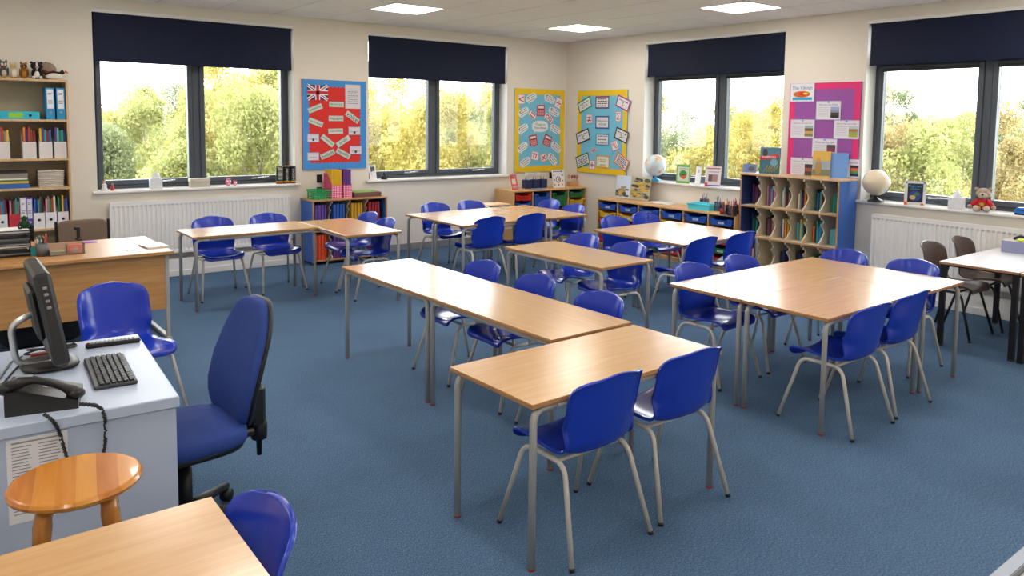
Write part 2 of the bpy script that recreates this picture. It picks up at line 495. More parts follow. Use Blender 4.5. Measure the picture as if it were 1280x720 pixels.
def blind(wall, X0, X1, zb, label, wrinkle=.0, side=1):
    t = thing('roller_blind', label, 'blind', wp(wall, (X0 + X1) / 2, 0, zb), wr(wall), 'navy roller blinds')
    hw = (X1 - X0) / 2
    top = SZ1 - zb
    MB().tube([(-hw + .012, .055, top - .035), (hw - .012, .055, top - .035)], .022, 12).build('roller_tube', M_blind, t)
    MB().box(-hw, hw, -.004, .026, top - .03, top + .004, .004).build('headrail', M_white, t)
    for s in (-1, 1): MB().box(s * hw, s * (hw - .008), .02, .085, top - .07, top - .002, .003).build('bracket', M_white, t)
    f = MB(); f.smooth = True
    nx, nz = 60, 14
    v = []
    for j in range(nz + 1):
        zz = j / nz * (top - .03)
        for i in range(nx + 1):
            u = i / nx; x = (-hw + .022) + u * (2 * hw - .044)
            am = wrinkle * (1 - j / nz) ** 1.5
            y = .032 + am * (math.sin(u * 23) * .5 + math.sin(u * 57 + 1.3) * .3 + math.sin(u * 11 + j * .35) * .6)
            v.append((x, y, zz + .012))
    n1 = nx + 1
    f.add(v, [(j * n1 + i, j * n1 + i + 1, (j + 1) * n1 + i + 1, (j + 1) * n1 + i) for j in range(nz) for i in range(nx)])
    o = f.build('fabric', M_blind, t)
    MB().box(-hw + .02, hw - .02, .024, .04, 0, .018, .004).build('bottom_bar', M_blind, t)
    ch = MB().tube([(side * (hw - .008), .03, top - .04), (side * (hw - .008), .03, top - 1.5)], .003, 6).tube([(side * (hw - .008), .055, top - .04), (side * (hw - .008), .03, top - 1.5)], .003, 6)
    ch.build('pull_chain', M_white, t)
    return t
blind('A', *OPA[0], 2.405, 'creased navy roller blind above the sill with paint tins', .012, 1)
blind('A', *OPA[1], 2.37, 'smooth navy roller blind between the red board and yellow-edged board', .001, -1)
blind('B', *OPB[0], 2.465, 'navy roller blind over the window with the blue-footed globe', .001, 1)
blind('B', *OPB[1], 2.47, 'navy roller blind over the window with the seated teddy', .001, 1)

# ---- radiators
def radiator(wall, X0, X1, label):
    t = thing('radiator', label, 'radiator', wp(wall, X0, 0, .27), wr(wall), 'white panel radiators')
    w = X1 - X0; z1 = .6
    f = MB(); f.smooth = False
    n = int(w / .046); p = w / n
    prof = []
    for k in range(n):
        x = k * p
        prof += [(x, -.128), (x + p * .28, -.128), (x + p * .40, -.116), (x + p * .88, -.116)]
    prof.append((w, -.128))
    rows = [0, .03, .05, z1 - .05, z1 - .03, z1]
    v = []
    for r, z in enumerate(rows):
        for x, y in prof: v.append((x, -.128 if r in (0, 1, 4, 5) else y, z))
    m = len(prof)
    f.add(v, [(r * m + i, r * m + i + 1, (r + 1) * m + i + 1, (r + 1) * m + i) for r in range(len(rows) - 1) for i in range(m - 1)])
    f.build('front_panel', M_white, t)
    MB().box(0, w, -.06, -.05, 0, z1).build('rear_panel', M_white, t)
    for x in (0, w - .012): MB().box(x, x + .012, -.13, -.045, .01, z1 + .004, .003).build('side_panel', M_white, t)
    g = MB()
    for y in (-.13, -.1, -.07, -.052): g.box(.012, w - .012, y, y + .008, z1, z1 + .006)
    k = .012
    while k < w - .02:
        g.box(k, k + .008, -.13, -.045, z1 - .002, z1 + .004); k += .046
    g.build('top_grille', M_white, t)
    MB().tube(bend([(w + .0, -.085, .04), (w + .05, -.085, .04), (w + .05, -.085, -.08)], .02), .009).build('pipe', M_chrome, t)
    for x in (.3, w - .3): MB().box(x, x + .04, -.055, -.022, .1, z1 - .1).build('bracket', M_white, t)
    return t
radiator('A', -6.56, -4.575, 'long white ribbed radiator below the window with the paint tins')
radiator('B', 5.23, 7.3, 'long white ribbed radiator behind the two brown chairs')

# ================================================================== outside
M_ground = mat('grass_field', '8f9a63', .95, var=.2, scale=.6)
GZ = -3.4
struct(MB().box(-120, 120, -120, 140, GZ - .5, GZ).build('ground', M_ground))
LM = [leafmat('leaf_yellow', '94863c', 'cabf80'), leafmat('leaf_lime', '7e8248', 'babb84'), leafmat('leaf_olive', '666e4c', '9ca47c'), leafmat('leaf_amber', '82734a', 'b8a87c')]
M_bark = mat('bark_grey', '6d655a', .9, var=.2, scale=12)
M_birch = mat('bark_birch', 'cfcac0', .8, var=.2, scale=9)
def crown(seed, R, Hc, zc, nb, nl):
    rg = random.Random(seed); bl = []
    for k in range(nb):
        while True:
            p = Vector((rg.uniform(-1, 1), rg.uniform(-1, 1), rg.uniform(-1, 1)))
            if p.length < 1: break
        t = (p.z + 1) / 2
        sh = 1.0 - .55 * t
        bl.append((Vector((p.x * R * sh, p.y * R * sh, zc + p.z * Hc)), rg.uniform(.45, .85) * (1 - .35 * t)))
    v = []; f = []
    for k in range(nl):
        c, r = rg.choice(bl)
        d = Vector((rg.gauss(0, 1), rg.gauss(0, 1), rg.gauss(0, 1))).normalized()
        p = c + d * r * (rg.random() ** .45)
        a = Vector((rg.gauss(0, 1), rg.gauss(0, 1), rg.gauss(0, .7))).normalized()
        b = a.cross(Vector((rg.gauss(0, 1), rg.gauss(0, 1), rg.gauss(0, 1)))).normalized()
        s = rg.uniform(.03, .055)
        a *= s; b *= s * .6
        i = len(v); v += [p - a, p + b, p + a, p - b]; f.append((i, i + 1, i + 2, i + 3))
    m = MB(); m.add(v, f)
    me = bpy.data.meshes.new('foliage'); me.from_pydata([tuple(x) for x in v], [], f); me.materials.append(LM[0]); me.update()
    tr = MB()
    tr.tube([(0, 0, -.3), (.03, .02, 1.2), (-.04, .03, 2.6), (.02, 0, zc + Hc * .6)], [.11, .09, .065, .015], 7)
    for c, r in bl[:14]:
        z0 = max(.8, c.z - 1.0); tr.tube([(0, 0, z0), (c.x * .5, c.y * .5, (z0 + c.z) / 2 + .1), tuple(c)], [.035, .022, .008], 5)
    tm = tr.mesh('trunk', M_bark)
    return me, tm
CROWNS = [crown(3, 1.7, 2.75, 3.65, 34, 30000), crown(5, 1.9, 2.6, 3.5, 40, 30000), crown(8, 1.5, 2.8, 3.6, 30, 20000), crown(13, 2.0, 2.5, 3.4, 42, 32000)]
TH = 6.4
# skyline of the photo (px, treetop py); two staggered rows of trees stand behind it
SKYL = [(60, 126), (120, 122), (150, 116), (180, 100), (215, 106), (245, 92), (290, 60), (360, 56), (430, 70), (475, 90), (520, 84), (560, 94), (600, 90), (650, 84), (780, 100), (822, 108), (845, 130), (875, 138), (905, 134), (925, 120), (942, 112), (965, 122), (1000, 126), (1060, 95), (1105, 98), (1130, 116), (1165, 124), (1205, 122), (1245, 128), (1290, 124), (1340, 120)]
def skyline(px):
    for (a, b), (c, d) in zip(SKYL, SKYL[1:]):
        if a <= px <= c: return b + (d - b) * (px - a) / (c - a)
    return 120
TREES = []
rt = random.Random(21)
LC = {0: [1, 0, 1, 2], 1: [0, 1, 0, 0], 2: [1, 0, 0, 2], 3: [2, 3, 1, 3]}
for wi, (a, b) in enumerate(((84, 375), (438, 650), (790, 1005), (1072, 1330))):
    k = 0; px = a
    while px < b:
        TREES.append((px, rt.uniform(14.5, 17.5), skyline(px) + rt.uniform(0, 10), k % 4, LC[wi][(k * 3 + k // 3) % 4])); px += rt.uniform(40, 52); k += 1
    px = a + 20
    while px < b:
        TREES.append((px, rt.uniform(22, 27), skyline(px) + rt.uniform(-2, 4), (k + 1) % 4, LC[wi][(k * 5 + 1) % 4])); px += rt.uniform(34, 44); k += 1
BIRCH = {min(range(len(TREES)), key=lambda i: abs(TREES[i][0] - 175) + TREES[i][1]), min(range(len(TREES)), key=lambda i: abs(TREES[i][0] - 540) + TREES[i][1])}
LNAME = ['bright yellow', 'lime yellow', 'olive green', 'amber brown']
for ti, (px, d, pt, cv, lm) in enumerate(TREES):
    r = ray(px, 153); base = CC + r * d
    zt = (CC + ray(px, pt - (14 if px < 260 else 8)) * d).z
    s = (zt - GZ) / TH
    where = 'paint tins' if px < 400 else 'black ornament' if px < 660 else 'blue footed globe' if px < 1020 else 'seated teddy'
    lab = '%s %s leaved autumn tree %s outside the window with the %s' % ('tall' if zt > 3.2 else 'low', LNAME[lm], 'close' if d < 20 else 'farther off', where)
    t = thing('tree', lab, 'tree', (base.x, base.y, GZ), random.uniform(0, 6.28), 'autumn trees outside the windows')
    wd_ = .72 if d < 20 else .95
    t.scale = (wd_, wd_, s)
    fo = ob('foliage', CROWNS[cv][0], t); fo.material_slots[0].link = 'OBJECT'; fo.material_slots[0].material = LM[lm]
    tr = ob('trunk', CROWNS[cv][1], t)
    if ti in BIRCH:
        tr.material_slots[0].link = 'OBJECT'; tr.material_slots[0].material = M_birch
        t['label'] = 'pale barked young birch outside the window with the %s' % where
# ================================================================== tables
TH_ = .708
def make_table(name, label, L, Wd, h, topm, edgem, legm, capm, group, square=False):
    """origin: back-left corner on the floor; long side along +x, depth along -y"""
    t = thing(name, label, 'table', (0, 0, 0), 0, group)
    g = .002
    MB().box(g, L - g, -Wd + g, -g, h - .004, h, .0015).build('tabletop', topm, t)
    MB().box(g, L - g, -Wd + g, -g, h - .022, h - .004, .003).build('edge_band', edgem, t)
    r = .016; i = .03; zr = h - .022 - r
    for y in (-i, -Wd + i):
        for a, x in ((1, i), (-1, L - i)):
            if square:
                lg = MB().tube([(x, y, .012), (x, y, zr + r)], .02, sq=True, up=(1, 0, 0))
            else:
                lg = MB().tube(bend([(x, y, .007), (x, y, zr), (x + a * .12, y, zr)], .055, 6), r, 8, up=(1, 0, 0))
            o = lg.build('leg', legm, t)
            MB().tube([(x, y, 0), (x, y, .0075)], .0165 if not square else .021, sq=square, up=(1, 0, 0)).build('foot_cap', capm, o)
        if square: MB().box(i + .02, L - i - .02, y - .014, y + .014, zr - .014, zr + .016).build('long_rail', legm, t)
        else: MB().tube([(i + .12, y, zr), (L - i - .12, y, zr)], r, 8, up=(0, 1, 0)).build('long_rail', legm, t)
    for x in (i + .1, L - i - .1):
        MB().box(x - .012, x + .012, -Wd + i + .01, -i - .01, zr - .014, zr + .014).build('cross_rail', legm, t)
    return t
LT, WT = 1.2189, .6
TAB = {}
proto = make_table('classroom_table', '', LT, WT, TH_, M_beech, M_beech_edge, M_grey, M_red, 'beech classroom tables')
used = [False]
def table(cx, cy, cr, a, b, vert, label):
    """cluster origin cx,cy rotation cr; a,b back-left corner in cluster frame; vert: long side runs along the cluster -y"""
    c, s = math.cos(cr), math.sin(cr)
    if vert: a2, b2, rz = a, b + LT, cr + PI / 2     # rotate +90: local x -> +y, local -y -> +x
    else: a2, b2, rz = a, b, cr
    x = cx + c * a2 + s * b2; y = cy + s * a2 - c * b2
    if not used[0]:
        used[0] = True; proto.location = (x, y, 0); proto.rotation_euler = (0, 0, rz); proto['label'] = label; return proto
    return dup(proto, (x, y, 0), rz, label)
table(-5.651, -4.019, .0213, 0, 0, True, 'beech table at the free end of the long T-shaped row')
table(-5.651, -4.019, .0213, 0, LT, True, 'beech table in the middle of the T-shaped row, between two others')
table(-6.2503, -6.5122, .0218, 0, 0, False, 'beech table across the end of the T-shaped row, two chairs on one side')
table(-4.043, -5.860, .0148, 0, 0, False, 'beech table of the three-table block beside the brown chairs, on the bookshelf side')
table(-4.043, -5.860, .0148, 0, .6, False, 'beech table of the three-table block beside the brown chairs, two chairs with backs outward')
table(-4.043, -5.860, .0148, LT, 0, True, 'beech end table of the three-table block, next to the brown chairs and radiator')
table(-6.186, -1.342, .0122, 0, 0, False, 'beech table in front of the radiator with two chairs behind')
table(-5.0152 + .055, -1.4125 + .02, -.0092, 0, 0, True, 'beech table in front of the low blue-ended folder unit')
table(-3.686, -1.422, .0227, 0, 0, False, 'beech table of the far three-table block, its back-to-wall half')
table(-3.686, -1.422, .0227, 0, .6, False, 'beech table of the far three-table block, with two chair backs turned outward')
table(-3.686, -1.422, .0227, LT, 0, True, 'beech end table of the far three-table block, nearest the coloured trays')
table(-4.0895, -3.9674, .0292, 0, 0, True, 'single beech table standing alone with two chairs on one side')
table(-2.679, -3.5934, .0256, 0, 0, False, 'beech table of the two-table block by the long tray unit, tray side')
table(-2.679, -3.5934, .0256, 0, .6, False, 'beech table of the two-table block, with two chair backs turned outward')
table(-8.672, -7.121, .0, 0, 0, False, 'beech table beside the varnished round stool')
wt = make_table('white_table', 'white topped table with black square legs, brown chairs behind it', LT, WT, TH_, mat('white_laminate', 'dcdde2', .25, var=.02), M_beech_edge, M_blackm, M_blackm, 'white topped black legged tables', True)
wt.location = (-1.50, -6.555, 0); wt.rotation_euler = (0, 0, .012)
dup(wt, (-1.505, -7.165, 0), .012, 'white topped table with black legs, pushed against its twin by the radiator')

# ================================================================== chairs
def chair_shell():
    prof = [(.212, .398), (.208, .418), (.185, .434), (.11, .436), (.02, .428), (-.07, .423), (-.13, .43), (-.172, .455), (-.198, .50), (-.214, .56), (-.228, .63), (-.243, .70), (-.256, .745), (-.263, .772)]
    P = [Vector(p) for p in prof]
    pts = []
    for i in range(len(P) - 1):
        p0, p1, p2, p3 = P[max(i - 1, 0)], P[i], P[i + 1], P[min(i + 2, len(P) - 1)]
        for k in range(3):
            t = k / 3
            pts.append(.5 * ((2 * p1) + (p2 - p0) * t + (2 * p0 - 5 * p1 + 4 * p2 - p3) * t * t + (3 * p1 - p0 - 3 * p2 + p3) * t ** 3))
    pts.append(P[-1])
    n = len(pts); ln = [0]
    for i in range(1, n): ln.append(ln[-1] + (pts[i] - pts[i - 1]).length)
    Ltot = ln[-1]
    NT = 18; v = []
    for i, p in enumerate(pts):
        s = ln[i]; dt = Ltot - s
        t = (pts[min(i + 1, n - 1)] - pts[max(i - 1, 0)]).normalized()
        nm = Vector((t.y, -t.x))         # toward the sitter
        if nm.y < 0 and p.y < .44: nm = -nm
        back = max(0, min(1, (p.y - .43) / .12)); back = back * back * (3 - 2 * back)
        w = .196 + .010 * back
        Rt = .1
        if dt < Rt: w = w - Rt + math.sqrt(max(0, Rt * Rt - (Rt - dt) ** 2))
        Rf = .06
        if s < Rf: w = w - Rf + math.sqrt(max(0, Rf * Rf - (Rf - s) ** 2))
        for k in range(NT + 1):
            u = -1 + 2 * k / NT
            mid = max(0, 1 - abs(p.y - .47) / .12)
            wrap = (.068 * back + .016 * (1 - back) + .022 * mid) * (abs(u) * w / .206) ** 2.8
            arch = .018 * (1 - u * u) * max(0, 1 - dt / .1) if dt < .1 else 0
            dish = -.006 * (1 - u * u) * (1 - back)
            y = p.x + nm.x * (wrap + dish); z = p.y + nm.y * (wrap + dish) + arch
            v.append((w * u, y, z))
    m = NT + 1
    f = [(i * m + k, i * m + k + 1, (i + 1) * m + k + 1, (i + 1) * m + k) for i in range(n - 1) for k in range(NT)]
    # rolled rim
    loop = [i * m for i in range(n)] + [(n - 1) * m + k for k in range(1, NT + 1)] + [i * m + NT for i in range(n - 2, -1, -1)] + [k for k in range(NT - 1, 0, -1)]
    bm = bmesh.new()
    bv = [bm.verts.new(x) for x in v]
    for q in f: bm.faces.new([bv[i] for i in q])
    bm.normal_update()
    rim = []
    for i in loop:
        ri, ck = divmod(i, m)
        p = pts[ri]; t = (pts[min(ri + 1, n - 1)] - pts[max(ri - 1, 0)]).normalized(); nm = Vector((t.y, -t.x))
        if nm.y < 0 and p.y < .44: nm = -nm
        c = Vector(v[i]); out = Vector((0, 0, 0))
        if ck == 0: out.x = -1
        if ck == NT: out.x = 1
        if ri == n - 1: out += Vector((0, t.x, t.y))
        if ri == 0: out += Vector((0, -t.x, -t.y))
        if out.length > 0: out.normalize()
        rim.append(bm.verts.new(c + out * .005 - Vector((0, nm.x, nm.y)) * .013))
    k = len(loop)
    for a in range(k):
        bm.faces.new([bv[loop[a]], bv[loop[(a + 1) % k]], rim[(a + 1) % k], rim[a]])
    bmesh.ops.recalc_face_normals(bm, faces=bm.faces)
    bm.normal_update()
    bmesh.ops.solidify(bm, geom=bm.faces[:], thickness=.005)
    for q in bm.faces: q.smooth = True
    me = bpy.data.meshes.new('seat_shell'); bm.to_mesh(me); bm.free()
    return me
SHELL = chair_shell()
def make_chair(name, label, shellm, legm, tipm, group):
    t = thing(name, label, 'chair', (0, 0, 0), 0, group)
    me = SHELL.copy(); me.materials.append(shellm); ob('seat_shell', me, t)
    r = .0115
    for sx in (-1, 1):
        for sy in (-1, 1):
            foot = Vector((sx * .235, sy * .245, .014))
            lg = MB().tube(bend([foot, (sx * .186, sy * .135, .398), (sx * .184, 0, .398)], .06, 6), r, 8)
            o = lg.build('leg', legm, t)
            d = Vector((sx * .049, sy * .11, -.384)).normalized()
            MB().tube([foot - d * .002, foot + d * .013], .0125, 8).build('foot_tip', tipm, o)
    for y in (.09, -.085):
        MB().tube([(-.184, y, .396), (.184, y, .396)], .009, 8).build('crossbar', legm, t)
    return t
bc = make_chair('classroom_chair', '', M_blue, M_chairleg, M_black, 'blue plastic classroom chairs')
cu = [False]
def chair(bx, by, deg, label):
    """bx,by: point under the top of the backrest; deg: 0 faces +y"""
    a = math.radians(deg); o = (bx - math.sin(a) * .262, by + math.cos(a) * .262, 0)
    if not cu[0]:
        cu[0] = True; bc.location = o; bc.rotation_euler = (0, 0, a); bc['label'] = label; return bc
    return dup(bc, o, a, label)
chair(-5.85, -7.205, 1, 'blue chair tucked under the crosswise end table, on its swivel-chair side')
chair(-5.29, -7.185, -1, 'blue chair tucked under the crosswise end table, on its brown-chair side')
chair(-4.83, -4.80, 91, 'blue chair with white paper on its seat, beside the T-shaped row')
chair(-4.83, -5.43, 89, 'blue chair beside the T-shaped row, between two other chairs')
chair(-4.84, -6.07, 90, 'blue chair in the inner corner where the T-shaped row turns')
chair(-3.27, -4.17, 92, 'blue chair at the single beech table, on the side of the coloured trays')
chair(-3.29, -4.78, 90, 'blue chair at the single beech table, on the side of the three-table block')
chair(-2.17, -3.33, 178, 'blue chair between the two-table block and the tray unit, nearer the room corner')
chair(-1.60, -3.25, 176, 'blue chair between the two-table block and the tray unit, nearer the bookshelf')
chair(-2.46, -4.93, 2, 'blue chair with back outward at the two-table block, further from the bookshelf')
chair(-1.88, -4.93, -1, 'blue chair with back outward at the two-table block, beside the bookshelf')
chair(-3.66, -5.69, 181, 'blue chair facing out at the three-table block, beside the T-shaped row')
chair(-3.07, -5.68, 180, 'blue chair facing out at the three-table block, toward the bookshelf')
chair(-2.04, -6.06, 90, 'blue chair at the end table, in front of the blue bookshelf end')
chair(-2.04, -6.63, 88, 'blue chair at the end table, right beside a brown chair')
chair(-3.71, -7.215, 0, 'blue chair with back outward at the three-table block, by the twin table legs')
chair(-3.155, -7.19, 1, 'blue chair with back outward at the three-table block, by the end table')
chair(-3.14, -1.13, 181, 'blue chair against the wall under the black ornament window, beside the far block')
chair(-2.62, -1.15, 180, 'blue chair behind the far block, beside the metal framed stool')
chair(-3.29, -2.67, 0, 'blue chair with back outward at the far three-table block, by its outer corner')
chair(-2.72, -2.68, 1, 'blue chair with back outward at the far three-table block, toward the tray unit')
chair(-1.58, -1.62, 91, 'blue chair at the far block, beside the tall trays in the corner')
chair(-1.68, -2.22, 90, 'blue chair at the far block end, beside the long low tray unit')
chair(-5.79, -1.10, 180, 'blue chair in front of the radiator, at the free end of its table')
chair(-5.22, -1.12, 182, 'blue chair in front of the radiator, toward the folder unit')
chair(-4.20, -1.62, 90, 'blue chair at the folder unit table, close to the unit')
chair(-4.27, -2.17, 89, 'blue chair at the folder unit table, away from the unit')
chair(-7.23, -4.10, 193, 'blue chair behind the computer desk, facing the swivel chair')
chair(-7.36, -7.43, 90, 'blue chair pushed under the table beside the varnished round stool')
br = make_chair('brown_chair', 'brown plastic chair behind the white table, beside a blue chair', M_brown, M_blackm, M_black, 'brown plastic chairs')
br.location = (-.98, -6.47, 0); br.rotation_euler = (0, 0, PI)
dup(br, (-.42, -6.50, 0), PI + .05, 'brown plastic chair behind the white table, close to the radiator')
# ================================================================== storage furniture
def board_edge(b, *a): b.box(*a, .002)
HEXN = {'8b1e1e': 'dark red', 'c23a2a': 'red', '1d2f6b': 'navy', '2f67b5': 'blue', '2c9aa8': 'teal', '1f7a4a': 'green', 'd8b13a': 'yellow', 'd77a2a': 'orange', '5b3a7a': 'purple', 'e4e0d4': 'white', '22242a': 'black', '8a8478': 'grey', '7a4a2e': 'brown', 'd58aa0': 'pink', '66b8c8': 'pale blue'}
HX = list(HEXN)
def book_mesh(w, h, d, col, pages=True):
    b = MB(); c = min(.003, w * .2)
    b.cur = 0
    b.box(-w / 2, w / 2, 0, c, 0, h); b.box(-w / 2, -w / 2 + c, c, d, 0, h); b.box(w / 2 - c, w / 2, c, d, 0, h)
    b.cur = 1
    b.box(-w / 2 + c, w / 2 - c, c, d - .004, .003, h - .004)
    return b.mesh('book', [K(col, .45), M_paper])
def put_book(wall, X, df, z, w, h, d, col, label, group, tilt=0., name='book'):
    o = ob(name, book_mesh(w, h, d, col), None, wp(wall, X, df, z), (0, tilt, wr(wall)))
    return tag(o, label, 'book', group)
ORD = ['first', 'second', 'third', 'fourth', 'fifth', 'sixth', 'seventh', 'eighth']

# ---- tall bookcase
BX0, BX1, BD = -8.06, -6.932, .31
bkc = thing('tall_bookcase', 'tall beech bookcase holding files, books and a wicker basket', 'bookcase', wp('A', (BX0 + BX1) / 2, .02, 0), 0)
hw = (BX1 - BX0) / 2
for s in (-1, 1): MB().box(s * hw, s * (hw - .02), -BD + .02, 0, 0, 2.176, .002).build('side_panel', M_case, bkc)
MB().box(-hw + .02, hw - .02, -.008, 0, .05, 2.15).build('back_panel', mat('bookcase_back', 'a99a80', .7), bkc)
SH = [1.775, 1.383, 1.088, .672, .09]
MB().box(-hw + .02, hw - .02, -BD + .02, 0, 2.151, 2.176, .002).build('top_board', M_case, bkc)
for z in SH: MB().box(-hw + .02, hw - .02, -BD + .02, -.008, z - .024, z, .002).build('shelf', M_case, bkc)
MB().box(-hw + .02, hw - .02, -BD + .04, -BD + .055, 0, .066).build('plinth', M_case, bkc)
DF = .29        # front line of the contents, from the wall
def lever_file(X, z, col, label, lying=False, labcol='e8e8ee', group=None, w=.075, h=.318):
    t = thing('lever_arch_file', label, 'file', wp('A', X, DF, z), 0, group)
    cov = MB()
    if not lying:
        cov.box(-w / 2, w / 2, 0, .004, 0, h, .001).box(-w / 2, -w / 2 + .003, .004, .255, 0, h).box(w / 2 - .003, w / 2, .004, .255, 0, h)
        cov.build('cover', K(col, .4), t)
        MB().box(-w / 2 + .004, w / 2 - .012, .006, .22, .008, h - .03).build('papers', M_paper, t)
        MB().box(-w * .36, w * .36, -.0015, 0, h * .34, h * .95).build('spine_label', K(labcol, .5), t)
        p = MB()
        for k, q in enumerate((.82, .78, .58, .54, .5)): p.box(-w * .25, w * .25 * (.6 if k % 2 else 1), -.0022, -.0015, h * q, h * (q + .018))
        p.build('label_print', K('6a6f8a', .6), t)
        MB().lathe([(.013, 0), (.013, .004), (.008, .004), (.008, 0)], 14).rot(0, Matrix.Rotation(PI / 2, 4, 'X')).build('finger_ring', M_silver, t, (0, -.0005, h * .22))
    return t
xa = WA(63.5, 145, DF)[0]; xb = WA(76.5, 145, DF)[0]
lever_file(xa, SH[0], '1f8fc6', 'upright bright blue lever arch file leaning space beside the lying file', group='blue lever arch files')
lever_file(xb, SH[0], '1f8fc6', 'upright bright blue lever arch file against the bookcase side', group='blue lever arch files')
x0 = WA(49.5, 140, DF)[0]
t = thing('lever_arch_file', 'cyan lever arch file with green label lying flat on the shelf', 'file', wp('A', x0 - .2, DF, SH[0]), 0, 'blue lever arch files')
MB().box(-.2, .2, 0, .004, 0, .075, .001).box(-.2, .2, .004, .26, 0, .003).box(-.2, .2, .004, .26, .072, .075).build('cover', K('25b4d2', .4), t)
MB().box(-.19, .18, .006, .23, .004, .06).build('papers', M_paper, t)
MB().box(-.06, .06, -.0015, 0, .014, .062).build('spine_label', K('8fce3c', .5), t)
MB().lathe([(.013, 0), (.013, .004), (.008, .004), (.008, 0)], 14).rot(0, Matrix.Rotation(PI / 2, 4, 'X')).build('finger_ring', M_black, t, (.12, -.0005, .037))

def mag_file(X, z, w, col, label, group, hole=False, nb=5, cols=None, hb=.30, hf=.165):
    t = thing('magazine_file', label, 'magazine file', wp('A', X, DF, z), 0, group)
    m = K(col, .5)
    MB().box(-w / 2, w / 2, 0, .003, 0, hf, .001).build('front_panel', m, t)
    for s in (-1, 1):
        MB().prism([(.003, 0), (.255, 0), (.255, hb - .02), (.15, hb - .02), (.003, hf)], s * w / 2, s * (w / 2 - .003), 'x').build('side_panel', m, t)
    MB().box(-w / 2 + .003, w / 2 - .003, .003, .255, 0, .003).build('base', m, t)
    if hole: MB().lathe([(.014, 0), (.014, .002), (.0, .002)], 14, cap=False).rot(0, Matrix.Rotation(PI / 2, 4, 'X')).build('finger_hole', M_black, t, (0, -.0002, hf * .55))
    tw = (w - .012) / nb
    for k in range(nb):
        c = (cols or HX)[k % len(cols or HX)]
        h = hb + random.uniform(-.03, .012)
        put_book('A', X - w / 2 + .006 + tw * (k + .5), DF - .006, z + .004, tw * .86, h, .2, c, '%s booklet %s in the %s' % (HEXN[c], 'standing', label.replace('magazine file', 'file')), 'booklets in the magazine files')
    return t
rnd = random.Random(4)
def pick(n): return rnd.sample(HX, n)
for k, (pa, pb) in enumerate(((-6, 12.5), (28.5, 45.5), (49, 65.5), (68, 83.5))):
    a = WA(pa, 185, DF)[0]; b = WA(pb, 185, DF)[0]
    mag_file((a + b) / 2, SH[1], b - a, 'd9d4d2', 'pale grey magazine file, %s on its shelf' % ORD[k], 'pale grey magazine files', cols=pick(5))
x0, x1 = WA(0, 225, DF)[0] - .12, WA(37.5, 225, DF)[0]
zz = SH[2]
for k, (c, hh, dx) in enumerate((('2f67b5', .03, 0), ('2f67b5', .018, -.01), ('d8b13a', .022, -.01), ('1f7a4a', .014, -.015), ('e4e0d4', .014, -.02), ('8a8478', .03, -.02), ('8a8478', .018, -.01), ('22242a', .02, -.015))):
    o = MB(); o.cur = 0
    o.box(-.15, .15, 0, .003, 0, hh).box(-.15, .15, .003, .22, 0, .002).box(-.15, .15, .003, .22, hh - .002, hh); o.cur = 1; o.box(-.147, .147, .003, .215, .002, hh - .002)
    q = o.build('flat_book', [K(c, .45), M_paper], None, wp('A', x1 - .15 + dx, DF, zz), (0, 0, 0)); zz += hh + .0005
    tag(q, '%s book lying %s from the bottom of the bookcase pile' % (HEXN[c], ORD[k]), 'book', 'pile of flat books on the bookcase')
# wicker basket
xa, xb = WA(49.5, 222, DF)[0], WA(80, 222, DF)[0]
t = thing('wicker_basket', 'small white woven wicker basket on the bookcase shelf', 'basket', wp('A', (xa + xb) / 2, .17, SH[2]), 0)
w = (xb - xa) / 2
M_wick = mat('white_wicker', 'd9d2c8', .8, var=.1, scale=60)
for k in range(9):
    z = .008 + k * .019; g = 1 + .006 * k; off = .002 * (-1) ** k
    hx, hy = w * (.92 + .009 * k) + off, .1 * (.92 + .009 * k) + off
    MB().tube([(-hx, -hy, z), (hx, -hy, z), (hx, hy, z), (-hx, hy, z), (-hx, -hy, z)], .0095, 6).build('woven_band', M_wick, t)
MB().box(-w * .9, w * .9, -.09, .09, 0, .006).build('base', M_wick, t)
MB().tube([(-.03, -.105, .15), (-.03, -.107, .17), (.03, -.107, .17), (.03, -.105, .15)], .008, 6).build('handle', M_wick, t)
# fourth shelf
for pa, pb, c, kind in ((-4, 9.5, 'dcdce2', 'white holed'), (11, 25.5, 'c03040', 'red'), (41.8, 56, 'e4e4ea', 'white holed'), (56.3, 71, 'e4e4ea', 'white holed'), (71.8, 86, 'e4dee2', 'white holed')):
    a = WA(pa, 268, DF)[0]; b = WA(pb, 268, DF)[0]
    pos = {-4: 'beside the red file', 11: 'beside the purple file', 41.8: 'next to the purple file', 56.3: 'between two white files', 71.8: 'against the bookcase side'}[pa]
    mag_file((a + b) / 2, SH[3], b - a - .003, c, '%s magazine file %s' % (kind, pos), 'holed magazine files', hole=kind != 'red', cols=pick(5), nb=5, hb=.31, hf=.16)
xa = WA(29.5, 268, DF)[0]; xb = WA(37.5, 268, DF)[0]
lever_file(xa, SH[3], 'cfc9dc', 'white spined lever arch file beside the purple one', group='lever arch files on a low shelf', w=.054, h=.32)
lever_file(xb, SH[3], '5a48a8', 'purple lever arch file on the bookcase shelf', labcol='d8d4e6', group='lever arch files on a low shelf', w=.054, h=.32)

